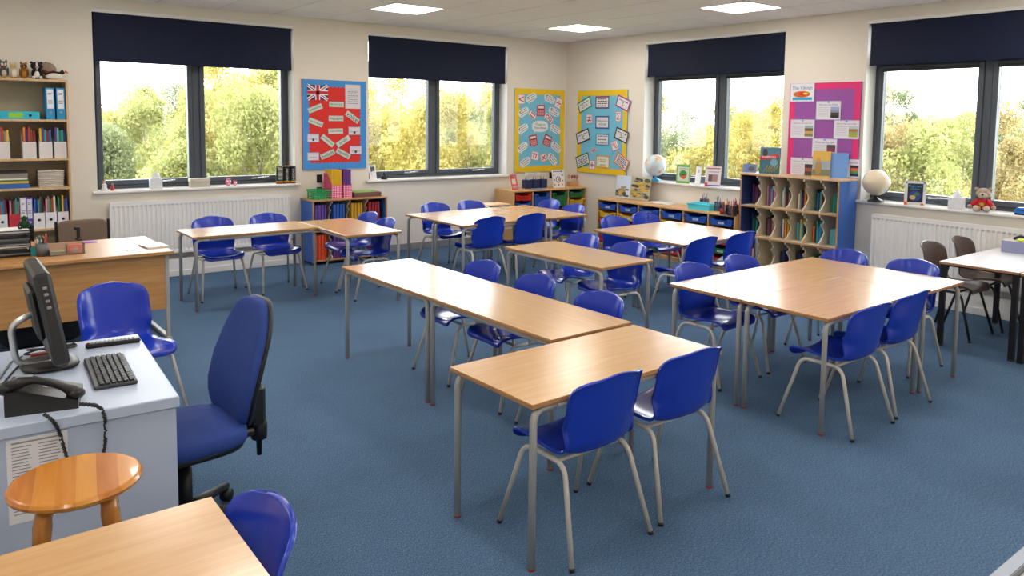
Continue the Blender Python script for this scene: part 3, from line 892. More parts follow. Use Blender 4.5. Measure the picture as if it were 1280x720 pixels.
# ---- soft toys on top of the bookcase
def toy(px, label, body, belly, eyes='e8e8e8', sc=1., kind='owl'):
    X = WA(px, 95, .2)[0]
    t = thing('soft_toy', label, 'soft toy', wp('A', X, .2, 2.176), 0, 'soft toys on the bookcase'); t.scale = (sc * .66, sc * .8, sc * .95)
    mb = mat('plush_' + body, body, .95, var=.15, scale=80, bump=.4, bscale=300); ml = mat('plush_' + belly, belly, .95, var=.12, scale=80, bump=.4, bscale=300)
    me = K(eyes, .4)
    if kind == 'owl':
        MB().ell((0, 0, .062), (.052, .046, .064), 16, 10).build('body', mb, t)
        MB().ell((0, -.018, .055), (.038, .032, .045), 14, 8).build('belly', ml, t)
        hd = MB().ell((0, -.004, .135), (.048, .044, .04), 16, 10).build('head', mb, t)
        for s in (-1, 1):
            e = MB().ell((s * .02, -.04, .14), (.016, .01, .016), 10, 8).build('eye', me, hd)
            MB().ell((s * .034, 0, .17), (.014, .01, .02), 8, 6).build('ear_tuft', mb, hd)
            MB().ell((s * .052, -.006, .07), (.014, .028, .045), 10, 8).build('wing', mb, t)
            MB().ell((s * .022, -.036, .008), (.018, .024, .009), 10, 6).build('foot', K('c8912a', .8), t)
        MB().ell((0, -.048, .13), (.008, .01, .01), 8, 6).build('beak', K('d8952a', .6), hd)
    return t
toy(5, 'grey and white plush owl on the bookcase end', '5a5550', 'bdb6aa')
toy(17, 'cream plush owl with a dark cap on the bookcase', 'd8d2bc', 'e2dcc8', 'c8b040', .92)
toy(30, 'brown and orange plush owl on the bookcase', '8a5a20', 'b87828', '2a2018', .95)
X = WA(46, 95, .22)[0]
t = thing('soft_toy', 'black and white plush badger sitting on the bookcase', 'soft toy', wp('A', X, .21, 2.176), 0, 'soft toys on the bookcase')
mk = mat('plush_black', '1c1a1c', .95, var=.15, scale=80); mw = mat('plush_white', 'dcd8d4', .95, var=.1, scale=80)
MB().ell((0, 0, .055), (.045, .042, .058), 16, 10).build('body', mk, t)
MB().ell((0, -.02, .05), (.028, .028, .04), 12, 8).build('belly', mw, t)
hd = MB().ell((0, -.014, .13), (.052, .045, .042), 16, 10).build('head', mk, t)
MB().ell((0, -.03, .132), (.014, .038, .04), 10, 8).build('face_stripe', mw, hd)
MB().ell((0, -.06, .118), (.016, .016, .013), 10, 6).build('muzzle', K('c8a0a0', .8), hd)
for s in (-1, 1):
    MB().ell((s * .042, 0, .165), (.013, .01, .013), 8, 6).build('ear', mk, hd)
    MB().ell((s * .03, -.04, .016), (.016, .03, .016), 10, 6).build('paw', mw, t)
X = WA(59, 85, .13)[0]
t = thing('soft_toy', 'brown plush hedgehog behind the black and white toys', 'soft toy', wp('A', X, .12, 2.176), 0, 'soft toys on the bookcase')
mh = mat('plush_fawn', '9a8674', .95, var=.2, scale=120, bump=.6, bscale=200)
MB().ell((0, 0, .09), (.085, .06, .09), 18, 12).build('body', mh, t)
hd = MB().ell((-.045, -.03, .13), (.05, .05, .045), 14, 10).build('head', mh, t)
MB().ell((-.055, -.078, .13), (.014, .014, .012), 8, 6).build('nose', mk, hd)
for s in (-1, 1): MB().ell((-.045 + s * .036, -.02, .17), (.013, .01, .014), 8, 6).build('ear', mh, hd)
MB().tube([(.06, -.05, .085), (.0, -.065, .07), (-.05, -.05, .085)], .014, 8).build('red_scarf', K('9a2a2a', .9), t)
X = WA(69, 95, .24)[0]
t = thing('soft_toy', 'long black and white plush bird with orange beak on the bookcase', 'soft toy', wp('A', X, .245, 2.176), 0, 'soft toys on the bookcase')
MB().ell((-.01, 0, .035), (.075, .03, .036), 16, 10).build('body', mw, t)
MB().tube([(-.07, 0, .05), (-.02, 0, .068), (.04, 0, .066), (.075, 0, .085)], [.016, .018, .016, .022], 10).build('back', mk, t)
MB().tube([(.085, -.004, .09), (.115, -.008, .072)], [.012, .003], 8).build('beak', K('e07a1c', .6), t)
MB().tube([(-.06, 0, .045), (-.12, 0, .075)], [.018, .006], 8).build('tail', mk, t)

# ---- teacher's desk
DH = .74
D0 = Zp(186, 294, DH); D1 = Zp(212, 313, DH)
dk = thing('teacher_desk', 'oak topped desk with a full modesty panel, tidy tray and pens on it', 'desk', (-6.545, -2.80, 0), .02)
DL, DW = 1.7, .96
MB().box(-DL, 0, 0, DW, DH - .028, DH, .004).build('desktop', M_desk, dk)
MB().box(-DL + .06, -.035, .06, .078, .26, DH - .03).build('modesty_panel', M_desk, dk)
for x in (-.04, -DL + .04):
    for y in (.075, DW - .075):
        MB().box(x - .015, x + .015, y - .02, y + .02, .015, DH - .028, .004).build('leg', M_grey, dk)
    MB().box(x - .02, x + .02, .03, DW - .03, 0, .03, .006).build('foot_bar', M_grey, dk)
    MB().box(x - .012, x + .012, .06, DW - .06, DH - .06, DH - .028).build('top_rail', M_grey, dk)
# fabric chair behind the desk
c = thing('visitor_chair', 'taupe fabric chair with black frame behind the oak desk', 'chair', (-6.96, -1.42, 0), PI + .03)
MB().ell((0, .02, .45), (.23, .22, .035), 24, 8, .5, .35).build('seat', M_taupe, c)
MB().ell((0, -.215, .72), (.205, .022, .13), 24, 10, .35, .3).build('backrest', M_taupe, c)
for s in (-1, 1):
    MB().box(s * .205, s * .225, -.235, -.2, .42, .845, .006).build('back_post', M_blackm, c)
    MB().tube(bend([(s * .22, .2, .01), (s * .22, .19, .42), (s * .22, -.2, .43), (s * .22, -.24, .01)], .05), .011, 8).build('side_frame', M_blackm, c)
MB().tube([(-.22, .18, .4), (.22, .18, .4)], .01, 8).build('crossbar', M_blackm, c)

# ---- things on the desk
def ondesk(px, py, z=DH): return Zp(px, py, z)
p = ondesk(14, 322)
t = thing('letter_tray', 'black three tier mesh letter tray on the oak desk', 'letter tray', (p.x - .02, p.y + .12, DH), .03)
for k in range(4):
    z = .012 + k * .055
    MB().box(-.17, .16, -.12, .12, z, z + .004).build('tier', M_blackm, t)
    q = MB()
    q.tube([(-.17, -.12, z + .025), (.16, -.12, z + .02)], .004, 6)
    MB().box(-.16, .14, -.11, .11, z + .004, z + .02 + .006 * (k % 2)).build('papers', M_paper if k % 2 else K('8a8c92', .8), t)
    q.build('tier_rim', M_blackm, t)
for s in (-1, 1):
    MB().box(.158, .17, s * .12 - .006, s * .12 + .006, 0, .235, .003).build('post', M_blackm, t)
    MB().box(-.18, -.168, s * .12 - .006, s * .12 + .006, 0, .235, .003).build('post', M_blackm, t)
MB().box(.162, .166, -.115, .115, .005, .23).build('mesh_side', mat('black_mesh', '26282a', .6), t)
zt = DH + .012 + 3 * .055 + .03
t2 = thing('green_puppet', 'small green plush frog sitting on the black letter tray', 'soft toy', (p.x + .1, p.y + .12, DH + .012 + 3 * .055 + .026), 0); t2.scale = (.8, .8, .8)
mg = mat('plush_green', '17452c', .9, var=.3, scale=60)
MB().ell((0, 0, .04), (.035, .03, .042), 12, 8).build('body', mg, t2)
hd = MB().ell((.004, -.008, .098), (.032, .028, .026), 12, 8).build('head', mg, t2)
for s in (-1, 1):
    MB().ell((s * .016, -.022, .122), (.01, .01, .011), 8, 6).build('eye', K('d8dcd0', .4), hd)
    MB().tube([(s * .03, -.01, .06), (s * .05, -.03, .03), (s * .045, -.04, .004)], .009, 6).build('arm', mg, t2)
    MB().tube([(s * .02, -.02, .012), (s * .04, -.06, .009)], .01, 6).build('leg', mg, t2)
p = ondesk(43, 320)
t = thing('note_box', 'teal memo cube box with orange notes on the oak desk', 'note box', (p.x + .025, p.y + .05, DH), 0)
MB().box(-.045, .045, -.045, .045, 0, .07, .002).build('box', K('2a9aa0', .5), t)
MB().box(-.041, .041, -.041, .041, .07, .082).build('notes', K('e8902a', .6), t)
MB().box(-.041, .041, -.036, .041, .082, .11).build('upper_notes', K('e8c8a0', .6), t)
# pencil pot
def pens(cx, cy, z, r, h, n, cols, label, group, ln=.17):
    for k in range(n):
        a = 2 * PI * k / n + .3; rr = r * .45
        c = cols[k % len(cols)]
        b = MB()
        x, y = math.cos(a) * rr, math.sin(a) * rr
        dx, dy = math.cos(a + .2) * r * .35, math.sin(a + .2) * r * .35
        L = ln * random.uniform(.85, 1.12)
        b.tube([(x, y, .006), (x + dx, y + dy, L)], .0042, 6); b.cur = 1
        b.tube([(x + dx, y + dy, L), (x + dx * 1.08, y + dy * 1.08, L + .014)], [.0042, .0008], 6)
        o = b.build('pencil', [K(c, .4), K('caa878', .6)], None, (cx, cy, z))
        tag(o, '%s %s' % (PN.get(c, 'coloured'), label), 'pencil', group)
PN = {'e8531c': 'orange', 'd01f2f': 'red', '22242a': 'black', '2f67b5': 'blue', '1f7a4a': 'green', 'e8c030': 'yellow', '8a3a8a': 'purple', 'd8d8dc': 'white', '7a2a2a': 'maroon', 'e07aa0': 'pink'}
def pot(name, label, cx, cy, z, r, h, m, cat='pot', group=None):
    t = thing(name, label, cat, (cx, cy, z), 0, group)
    MB().lathe([(r * .86, .0), (r * .87, .0), (r, h), (r * .94, h), (r * .82, .004), (.001, .004)], 20, cap=False).build('cup', m, t)
    MB().lathe([(r * 1.0, h - .006), (r * 1.04, h - .003), (r * 1.0, h + .001), (r * .95, h - .003), (r * 1.0, h - .006)], 20, cap=False).build('rim', m, t)
    return t
p = ondesk(53.5, 321)
pot('pencil_pot', 'grey mesh pencil pot full of pens on the oak desk', p.x, p.y + .04, DH, .042, .1, mat('mesh_grey', '6e7276', .5, metal=.4), 'pencil pot')
pens(p.x, p.y + .04, DH + .004, .042, .1, 8, ['e8531c', '22242a', '2f67b5', 'e8531c', 'd8d8dc', '1f7a4a', '22242a', 'd01f2f'], 'pen in the grey mesh pot on the oak desk', 'pens in the mesh pot', .15)
p = ondesk(84, 319)
t = thing('desk_organiser', 'clear plastic desk organiser with pink notes on the oak desk', 'desk organiser', (p.x, p.y + .05, DH), .02)
MB().box(-.12, .12, -.05, -.047, 0, .035).box(-.12, .12, .047, .05, 0, .085).box(-.12, -.117, -.047, .047, 0, .05).box(.117, .12, -.047, .047, 0, .085).box(-.117, .117, -.047, .047, 0, .003).build('tray', M_clear, t)
MB().box(.0, .003, -.047, .047, .003, .08).build('divider', M_clear, t)
MB().box(.015, .1, -.03, -.0, .004, .075, .002).build('pink_notes', K('e07a72', .7), t)
MB().box(.04, .075, -.032, -.03, .02, .055).build('note_print', K('a8a49a', .7), t)
MB().box(-.11, -.01, -.03, .02, .004, .03, .002).build('grey_notes', K('a3a898', .7), t)
p = ondesk(98, 300)
t = thing('black_stapler', 'small black stapler standing upright behind the clear organiser', 'stapler', (p.x, p.y - .02, DH), .3)
MB().box(-.018, .018, -.03, .03, 0, .02, .005).build('foot', M_black, t)
MB().box(-.014, .014, -.012, .012, .02, .12, .006).build('handle', M_black, t)
MB().box(-.035, .014, -.014, .014, .09, .125, .008).build('head', M_black, t)
p = ondesk(112, 303)
tag(MB().box(-.05, .05, -.04, .04, 0, .006, .001).build('sticky_pad', K('9a6cc8', .7), None, (p.x, p.y, DH), (0, 0, .1)), 'purple sticky note pad on the oak desk', 'note pad')
p = ondesk(166, 313)
tag(MB().lathe([(.045, 0), (.047, .001), (.04, .002), (.001, .002)], 20).build('paper_disc', M_paper, None, (p.x, p.y, DH)), 'thin white paper disc lying on the oak desk', 'paper')
p = ondesk(192, 308)
t = thing('notebook', 'white spiral notebook lying at the oak desk corner', 'notebook', (p.x, p.y, DH), .12)
MB().box(-.08, .08, -.11, .11, 0, .003).build('back_cover', K('c8c8cc', .6), t)
MB().box(-.078, .078, -.108, .108, .003, .012).build('pages', M_paper, t)
MB().box(-.08, .08, -.11, .11, .012, .014).build('front_cover', K('eaeaec', .5), t)
MB().tube([(-.08, -.1, .008), (-.08, .1, .008)], .006, 8).build('spiral', M_silver, t)
# dark bag under the desk, its dark bulk also stands in for floor shadow
t = thing('bag_and_shade', 'dark navy fabric bag under the oak desk, standing in for floor shadow too', 'bag', (-7.42, -2.2, 0), .1)
MB().ell((0, 0, .15), (.3, .2, .15), 24, 10, .45, .4).build('body', mat('dark_fabric_and_shade', '1e232c', .9, var=.2), t)
for s in (-1, 1): MB().tube(bend([(-.1, s * .06, .28), (-.08, s * .07, .36), (.08, s * .07, .36), (.1, s * .06, .28)], .04), .01, 6).build('strap', M_black, t)
# ---- low folder unit with blue ends (wall_back)
FX0, FX1, FD, FZ = -4.40, -3.385, .37, .812
fu = thing('folder_unit', 'low blue ended unit with eight bays of coloured folders', 'storage unit', wp('A', FX0, .02, 0), 0)
FW = FX1 - FX0
M_ply = wood('unit_edge_beech', 'a8794c', 'be9060', .5)
for x in (0, FW - .022):
    MB().box(x, x + .022, -FD, 0, .03, FZ - .02, .002).build('end_panel', M_bluepanel, fu)
    MB().box(x, x + .022, -FD - .006, -FD, .03, FZ - .02, .001).build('end_edging', M_ply, fu)
MB().box(-.006, FW + .006, -FD - .01, 0, FZ - .02, FZ, .004).build('top_board', M_ply, fu)
MB().box(.022, FW - .022, -.012, 0, .05, FZ - .02).build('back_panel', M_navyin, fu)
for z in (.06, .43): MB().box(.022, FW - .022, -FD, -.012, z - .018, z, .002).build('shelf', M_ply, fu)
M_cream = mat('cream_divider', 'd8ccb4', .6, var=.04)
def wavy(d, h):
    """front outline of a scooped divider in (depth from back 0..d, z)"""
    pts = [(0, 0), (d, 0), (d, h * .08)]
    for k in range(9):
        t = k / 8
        pts.append((d * (.90 - .20 * math.sin(PI * t) ** 1.5), h * (.12 + .56 * t)))
    pts += [(d * .74, h * .72), (d * .76, h * .80), (d * .86, h * .83), (d * .88, h * .90), (d, h * .93), (d, h), (0, h)]
    return pts
bw = (FW - .044) / 4
for r, (z0, hh) in enumerate(((.43, .36), (.06, .352))):
    for k in range(1, 4):
        x = .022 + bw * k
        MB().prism([(-.012 - a, z0 + b) for a, b in wavy(FD - .03, hh)], x - .007, x + .007, 'x').build('divider', M_cream, fu)
fc = [('6a4aa0', 'purple'), ('2f62b8', 'blue'), ('d0a020', 'mustard'), ('9a2630', 'dark red'), ('e0532a', 'orange'), ('6a3a90', 'violet'), ('3f8fae', 'teal'), ('b03038', 'red')]
for r, z0 in ((0, .43), (1, .06)):
    for k in range(4):
        c, nm = fc[r * 4 + k]
        n = 7
        me = MB().box(-.009, .009, 0, .225, 0, .315, .002).mesh('folder', K(c, .5))
        for q in range(n):
            x = FX0 + .022 + bw * k + .03 + q * .0215
            o = ob('folder', me, None, wp('A', x, .365 - (.01 if q % 2 else 0), z0 + .001), (0, -.0, 0))
            tag(o, '%s card folder in the %s bay, %s from its left side' % (nm, 'upper' if r == 0 else 'lower', ORD[q]), 'folder', 'folders in the low unit')
# green handled basket
xa, xb = WA(388, 248, .25)[0], WA(415, 248, .25)[0]
t = thing('green_basket', 'bright green plastic carry basket on the low folder unit', 'basket', wp('A', (xa + xb) / 2, .2, FZ), 0)
MG = mat('green_plastic', '18a862', .35)
w = (xb - xa) / 2 - .025
for s in (-1, 1):
    for z in (.025, .05, .075):
        MB().box(-w * .95, w * .95, s * .1 - .003, s * .1 + .003, z, z + .013).build('side_slat', MG, t)
        MB().box(s * w * .95 - .003, s * w * .95 + .003, -.1, .1, z, z + .013).build('end_slat', MG, t)
    for x in (-1, -.33, .33, 1): MB().box(x * w * .94 - .008, x * w * .94 + .008, s * .1 - .004, s * .1 + .004, 0, .11).build('rib', MG, t)
    MB().box(-w * 1.08, w * 1.08, s * .115 - .008, s * .115 + .008, .1, .116, .003).build('rim', MG, t)
    MB().box(s * w * 1.08 - .008, s * w * 1.08 + .008, -.107, .107, .1, .116, .003).build('rim', MG, t)
MB().box(-w * .95, w * .95, -.1, .1, 0, .006).build('base', MG, t)
# pink dotted magazine files
def dotted():
    m = bpy.data.materials.new('pink_dotted_card'); m.use_nodes = True
    n = m.node_tree.nodes; l = m.node_tree.links; b = n['Principled BSDF']; b.inputs['Roughness'].default_value = .5
    tc = n.new('ShaderNodeTexCoord'); ch = n.new('ShaderNodeTexChecker'); ch.inputs['Scale'].default_value = 62
    mp = n.new('ShaderNodeMapping'); mp.inputs['Rotation'].default_value = (0, .785, 0)
    ch.inputs['Color1'].default_value = lin('d01f66') + (1,); ch.inputs['Color2'].default_value = lin('f0b8cc') + (1,)
    l.new(tc.outputs['Object'], mp.inputs[0]); l.new(mp.outputs[0], ch.inputs[0]); l.new(ch.outputs[0], b.inputs['Base Color'])
    return m
M_dot = dotted()
for (pa, pb, c, nm, ls) in ((415, 428, 'e8b81c', 'yellow', 'next to the green basket'), (429.5, 440, '6a3a90', 'purple', 'next to the brown wallet pile')):
    a = WA(pa, 242, .33)[0]; b = WA(pb, 242, .33)[0]; w = b - a
    t = thing('dotted_file', 'pink dotted magazine file holding %s folders %s' % (nm, ls), 'magazine file', wp('A', (a + b) / 2, .33, FZ), 0, 'pink dotted magazine files')
    MB().box(-w / 2, w / 2, 0, .003, 0, .165, .001).build('front_panel', M_dot, t)
    mp_ = K('d8407a', .5)
    for s in (-1, 1): MB().prism([(.003, 0), (.25, 0), (.25, .31), (.14, .31), (.003, .165)], s * w / 2, s * (w / 2 - .003), 'x').build('side_panel', mp_, t)
    MB().box(-w / 2, w / 2, .247, .25, 0, .31).build('back_panel', mp_, t)
    me = MB().box(-.008, .008, 0, .21, 0, .36, .002).mesh('folder', K(c, .45))
    nb = max(3, int((w - .012) / .019))
    for k in range(nb):
        o = ob('folder', me, None, wp('A', a + .014 + k * (w - .028) / (nb - 1), .32 - .002 * (k % 2), FZ + .001), (0, 0, 0))
        tag(o, '%s folder standing in a pink dotted file, %s along' % (nm, ORD[k]), 'folder', 'folders in the dotted files')
# wallets lying flat
xa, xb = WA(442, 245, .3)[0], WA(477, 245, .3)[0]
z = FZ
for k in range(6):
    o = MB().box(-(xb - xa) / 2 + .008 * (k % 2), (xb - xa) / 2 - .006 * (k % 3), 0, .25, 0, .0095, .002).build('wallet_folder', K('7a5850', .6), None, wp('A', (xa + xb) / 2, .31 - .004 * (k % 2), z)); z += .01
    tag(o, 'brown card wallet, %s from the bottom of the flat pile' % ORD[k], 'folder', 'brown wallets on the low unit')
tag(MB().box(-.17, .13, 0, .22, 0, .006, .001).build('green_card', K('7fc24a', .5), None, wp('A', (xa + xb) / 2 - .01, .30, z)), 'lime green card on top of the brown wallets', 'card')
# wall sockets
def plate(wall, px, py, w, h, m, label, rock=True, name='wall_switch'):
    X, Z = WALLF[wall](px, py)
    t = thing(name, label, 'socket', wp(wall, X, 0, Z - h / 2), wr(wall))
    MB().box(-w / 2, w / 2, -.012, -.0005, 0, h, .003).build('plate', m, t)
    MB().box(-w * .28, w * .28, -.016, -.012, h * .25, h * .75, .002).build('rocker', K('d8dade', .4) if rock else M_black, t)
    return t
plate('A', 404, 248, .12, .13, mat('brushed_steel', '9a9a98', .35, metal=.6), 'steel switch plate on the wall above the green basket')
plate('A', 399, 223, .07, .1, M_black, 'upper black wall box under the red board', False, 'wall_box')
plate('A', 399, 238, .07, .085, M_black, 'lower black wall box under the red board', False, 'wall_box')

# ---- tray units
M_tray = {'r': mat('tray_red', 'd3281e', .35), 'b': mat('tray_blue', '1f55b8', .35), 'g': mat('tray_green', '14703c', .35), 'y': mat('tray_yellow', 'e2b21a', .35)}
TN = {'r': 'red', 'b': 'blue', 'g': 'green', 'y': 'yellow'}
def tray_mesh(w, h, d):
    b = MB()
    # front with a dipped handle, sides, back, base and a rim
    fp = [(-w * .40, 0), (w * .40, 0), (w * .45, h), (w * .30, h), (w * .24, h * .78), (-w * .24, h * .78), (-w * .30, h), (-w * .45, h)]
    b.prism(fp, 0, .006, 'y')
    lip = [(-w * .49, h), (-w * .28, h), (-w * .22, h * .78), (w * .22, h * .78), (w * .28, h), (w * .49, h), (w * .49, h - .014), (w * .31, h - .014), (w * .25, h * .78 - .014), (-w * .25, h * .78 - .014), (-w * .31, h - .014), (-w * .49, h - .014)]
    b.prism(lip, -.02, .0, 'y')
    for s in (-1, 1):
        b.prism([(s * w * .40, 0), (s * w * .45, h), (s * (w * .45 - .004), h), (s * (w * .40 - .004), 0)], .006, d, 'y')
        b.box(s * w * .45, s * w * .49, 0, d, h - .008, h)
    b.box(-w * .44, w * .44, d - .005, d, 0, h)
    b.box(-w * .40, w * .40, .006, d, 0, .004)
    return b
def tray(wall, X, df, z, w, h, d, c, label, group, lab=True, cache={}):
    t = thing('storage_tray', label, 'tray', wp(wall, X, df, z), wr(wall), group)
    k = (round(w, 3), round(h, 3), c)
    if k not in cache: cache[k] = tray_mesh(w, h, d).mesh('tray_body', M_tray[c])
    ob('tray_body', cache[k], t)
    if lab:
        if 'lab' not in cache:
            cache['lab'] = MB().box(-.045, .045, -.0025, -.0005, 0, .034).mesh('name_label', M_paper)
            pr = MB()
            for q in range(2): pr.box(-.035, .03 - q * .02, -.0032, -.0025, .009 + q * .011, .013 + q * .011)
            cache['pr'] = pr.mesh('label_print', K('7a7c88', .6))
        o = ob('name_label', cache['lab'], t, (.0, 0, h * .78 * .5 - .012)); ob('label_print', cache['pr'], o)
    return t
def unit(name, label, wall, X0, X1, d0, depth, h, ncol, endcap=.02):
    t = thing(name, label, 'storage unit', wp(wall, X0, d0, 0), wr(wall)); w = X1 - X0
    MB().box(0, w, -depth - .01, 0, h - .022, h, .003).build('top_board', M_maple, t)
    MB().box(.0, w, -depth, 0, .05, .07).build('base_board', M_maple, t)
    MB().box(.02, w - .02, -depth + .03, -depth + .045, 0, .05).build('plinth', M_maple, t)
    MB().box(.0, w, -.008, 0, .07, h - .022).build('back_panel', M_maple, t)
    cw = (w - .02) / ncol
    for k in range(ncol + 1):
        MB().box(cw * k, cw * k + .02, -depth, -.008, .07, h - .022, .002).build('upright', M_maple, t)
    return t, cw
UX0, UX1, UD0, UDP, UH = -1.445, -.04, .09, .47, .805
u1, cw = unit('tray_unit', 'beech four column unit of red, blue, green and yellow trays', 'A', UX0, UX1, UD0, UDP, UH, 4)
cols = [['r', 'b', 'r', 'b', 'r', 'b'], ['B', 'R', 'B'], ['G', 'Y', 'G'], ['g', 'y', 'g', 'y', 'g', 'y']]
rp = .117
for k in range(4):
    X = UX0 + cw * (k + .5) + .01; z = UH - .03
    for q, c in enumerate(cols[k]):
        deep = c.isupper(); hh = .2 if deep else .086
        z -= (rp * 2 if deep else rp)
        tray('A', X, UD0 + UDP - .002, z, cw - .024, hh, .4, c.lower(), '%s %stray, %s down in the %s column of the corner unit' % (TN[c.lower()], 'deep ' if deep else '', ORD[q], ORD[k]), 'trays in the corner unit', False)
VX0, VX1, VD0, VDP, VH = 1.27, 3.70, .0, .45, .715
VD0 = .02
u2, cw2 = unit('long_tray_unit', 'long low beech unit of six columns of labelled trays', 'B', VX0, VX1, VD0, VDP - .02, VH, 6)
rows = ['b', 'y', 'r', 'g', 'r']
for k in range(6):
    X = VX0 + cw2 * (k + .5) + .01; z = VH - .03
    for q in range(5):
        z -= rp; c = rows[q] if k < 2 or q < 2 else ('r' if (k + q) % 2 else 'g')
        tray('B', X, VD0 + VDP - .022, z, cw2 - .024, .086, .39, c, '%s labelled tray, %s down in the %s column of the long unit' % (TN[c], ORD[q], ORD[k]), 'trays in the long unit', True)

# ---- blue ended bookshelf
GX0, GX1, GD, GH = 3.715, 5.0, .36, 1.235
bs = thing('bookshelf', 'blue ended bookshelf with scooped cream dividers full of books', 'bookshelf', wp('B', GX0, .0, 0), wr('B'))
bs.location = wp('B', GX0, .03, 0)
w = GX1 - GX0
for x in (0, w - .02):
    MB().box(x, x + .02, -GD, 0, .0, GH - .022, .002).build('end_panel', M_bluepanel, bs)
    MB().box(x, x + .02, -GD - .006, -GD, .0, GH - .022, .001).build('end_edging', M_ply, bs)
MB().box(-.008, w + .008, -GD - .012, 0, GH - .022, GH, .004).build('top_board', M_case, bs)
MB().box(.02, w - .02, -.01, 0, .05, GH - .022).build('back_panel', M_cream, bs)
MB().box(.02, .024, -GD + .002, -.01, .05, GH - .022).build('blue_lining', M_navyin, bs)
GS = [.853, .49, .125]
for z in GS:
    MB().box(.02, w - .02, -GD + .004, -.01, z - .02, z, .002).build('shelf', M_cream, bs)
    MB().box(.02, w - .02, -GD - .004, -GD + .004, z - .02, z, .001).build('shelf_edging', M_ply, bs)
cb = (w - .04) / 6
hh = [GH - .022 - GS[0], GS[0] - .02 - GS[1], GS[1] - .02 - GS[2]]
for r in range(3):
    for k in range(1, 6):
        x = .02 + cb * k
        MB().prism([(-.01 - a, GS[r] + b) for a, b in wavy(GD - .015, hh[r])], x - .008, x + .008, 'x').build('divider', M_cream, bs)
palette = [['5b3a7a', '1d2f6b', '8b1e1e', '5b3a7a', '22242a', '1d2f6b'], ['d58aa0', '5b3a7a', '2f67b5', 'c23a2a', '66b8c8', '5b3a7a', 'd58aa0'], ['e4e0d4', '66b8c8', 'c23a2a', '22242a', '22242a', '8a8478'], ['e4e0d4', '8a8478', '1d2f6b', '22242a', 'd77a2a'], ['1f7a4a', '22242a', '2f67b5', '22242a', '2c9aa8', '7a4a2e'], ['1f7a4a', '2c9aa8', '1f7a4a', '2c9aa8'],
           ['1d2f6b', '1f7a4a', '22242a', '2c9aa8', '22242a'], ['22242a', '7a4a2e', '5b3a7a', '22242a', '8b1e1e', '8a8478'], ['2f67b5', 'e4e0d4', 'c23a2a', 'd8b13a', '8b1e1e', 'd8b13a'], ['66b8c8', '2c9aa8', 'd8b13a', '2c9aa8', '22242a'], ['d77a2a', '22242a', '2c9aa8', '2f67b5', '2c9aa8'], ['66b8c8', '66b8c8', 'd58aa0'],
           ['c23a2a', 'e4e0d4', '8b1e1e', '22242a'], [], ['22242a', '1d2f6b'], ['22242a', '22242a', '1d2f6b', '1d2f6b', '22242a'], ['1f7a4a', '7a4a2e'], ['1f7a4a', '66b8c8', 'e4e0d4']]
rb = random.Random(9)
for r in range(3):
    for k in range(6):
        pl = palette[r * 6 + k]; ww = [min(rb.uniform(.018, .026) if len(pl) > 3 else rb.uniform(.026, .036), (cb - .105) / max(1, len(pl))) for _ in pl]; x = GX0 + .02 + cb * k + .034
        for q, c in enumerate(pl):
            bwid = ww[q]
            hgt = rb.uniform(.17, .25)
            put_book('B', x + bwid / 2, .215, GS[r] + .0005, bwid * .95, hgt, .16, c, '%s book in bay %s of the %s shelf of the blue ended bookshelf' % (HEXN[c], ['one', 'two', 'three', 'four', 'five', 'six'][k], ['top', 'middle', 'bottom'][r]), 'books on the blue ended bookshelf')
            x += bwid
# ================================================================== computer desk and what is on it
PH = .74
n0 = Zp(224.5, 495, PH); n1 = Zp(0, 533, PH); f0 = Zp(181, 419, PH)
PR = math.radians(-3.0)
pd = thing('computer_desk', 'pale blue laminate computer desk with a notice taped to its end', 'desk', (n0.x, n0.y, 0), PR)
PL, PWD = 1.15, 1.04        # local: -x to the left, +y away from the camera
MB().box(-PL, 0, 0, PWD, PH - .045, PH, .004).build('desktop', M_pale, pd)
MB().box(-PL + .01, -.012, .012, .03, 0, PH - .045).build('end_panel', M_pale, pd)
MB().box(-PL + .01, -.012, PWD - .03, PWD - .012, 0, PH - .045).build('end_panel', M_pale, pd)
MB().box(-PL + .01, -PL + .028, .03, PWD - .03, .1, PH - .045).build('back_panel', M_pale, pd)
def pdl(x, y, z):           # desk-local -> world
    c, s = math.cos(PR), math.sin(PR)
    return (n0.x + c * x - s * y, n0.y + s * x + c * y, z)
# notice on the desk end
a = WA(7, 552, -n0.y); 
def onend(px, py):
    r = ray(px, py); nrm = Vector((-math.sin(PR), math.cos(PR), 0)); o = Vector((n0.x, n0.y, 0)) + nrm * .012
    k = (o - CC).dot(nrm) / r.dot(nrm); p = CC + r * k
    d = p - Vector((n0.x, n0.y, 0)); return d.dot(Vector((math.cos(PR), math.sin(PR), 0))), p.z
ax, az = onend(7, 552); bx, bz = onend(84, 537); cx_, cz = onend(12, 657)
nw = bx - ax; nh = az - cz
t = thing('notice_sheet', 'white printed contact sheet taped to the computer desk end', 'notice', pdl((ax + bx) / 2, .012, cz), PR)
MB().box(-nw / 2, nw / 2, -.0015, -.0003, 0, nh).build('sheet', M_paper, t)
pr = MB()
for k in range(22):
    z = nh * (.9 - k * .038)
    for x0, x1 in ((-.42, -.1), (.02, .38)): pr.box(nw * x0, nw * (x1 - .06 * ((k * 7) % 4) / 3), -.0022, -.0015, z, z + nh * .012)
pr.box(-nw * .42, nw * .42, -.0022, -.0015, nh * .945, nh * .965)
po = pr.build('print', K('9a9ca4', .7), t); po['kind'] = 'stuff'
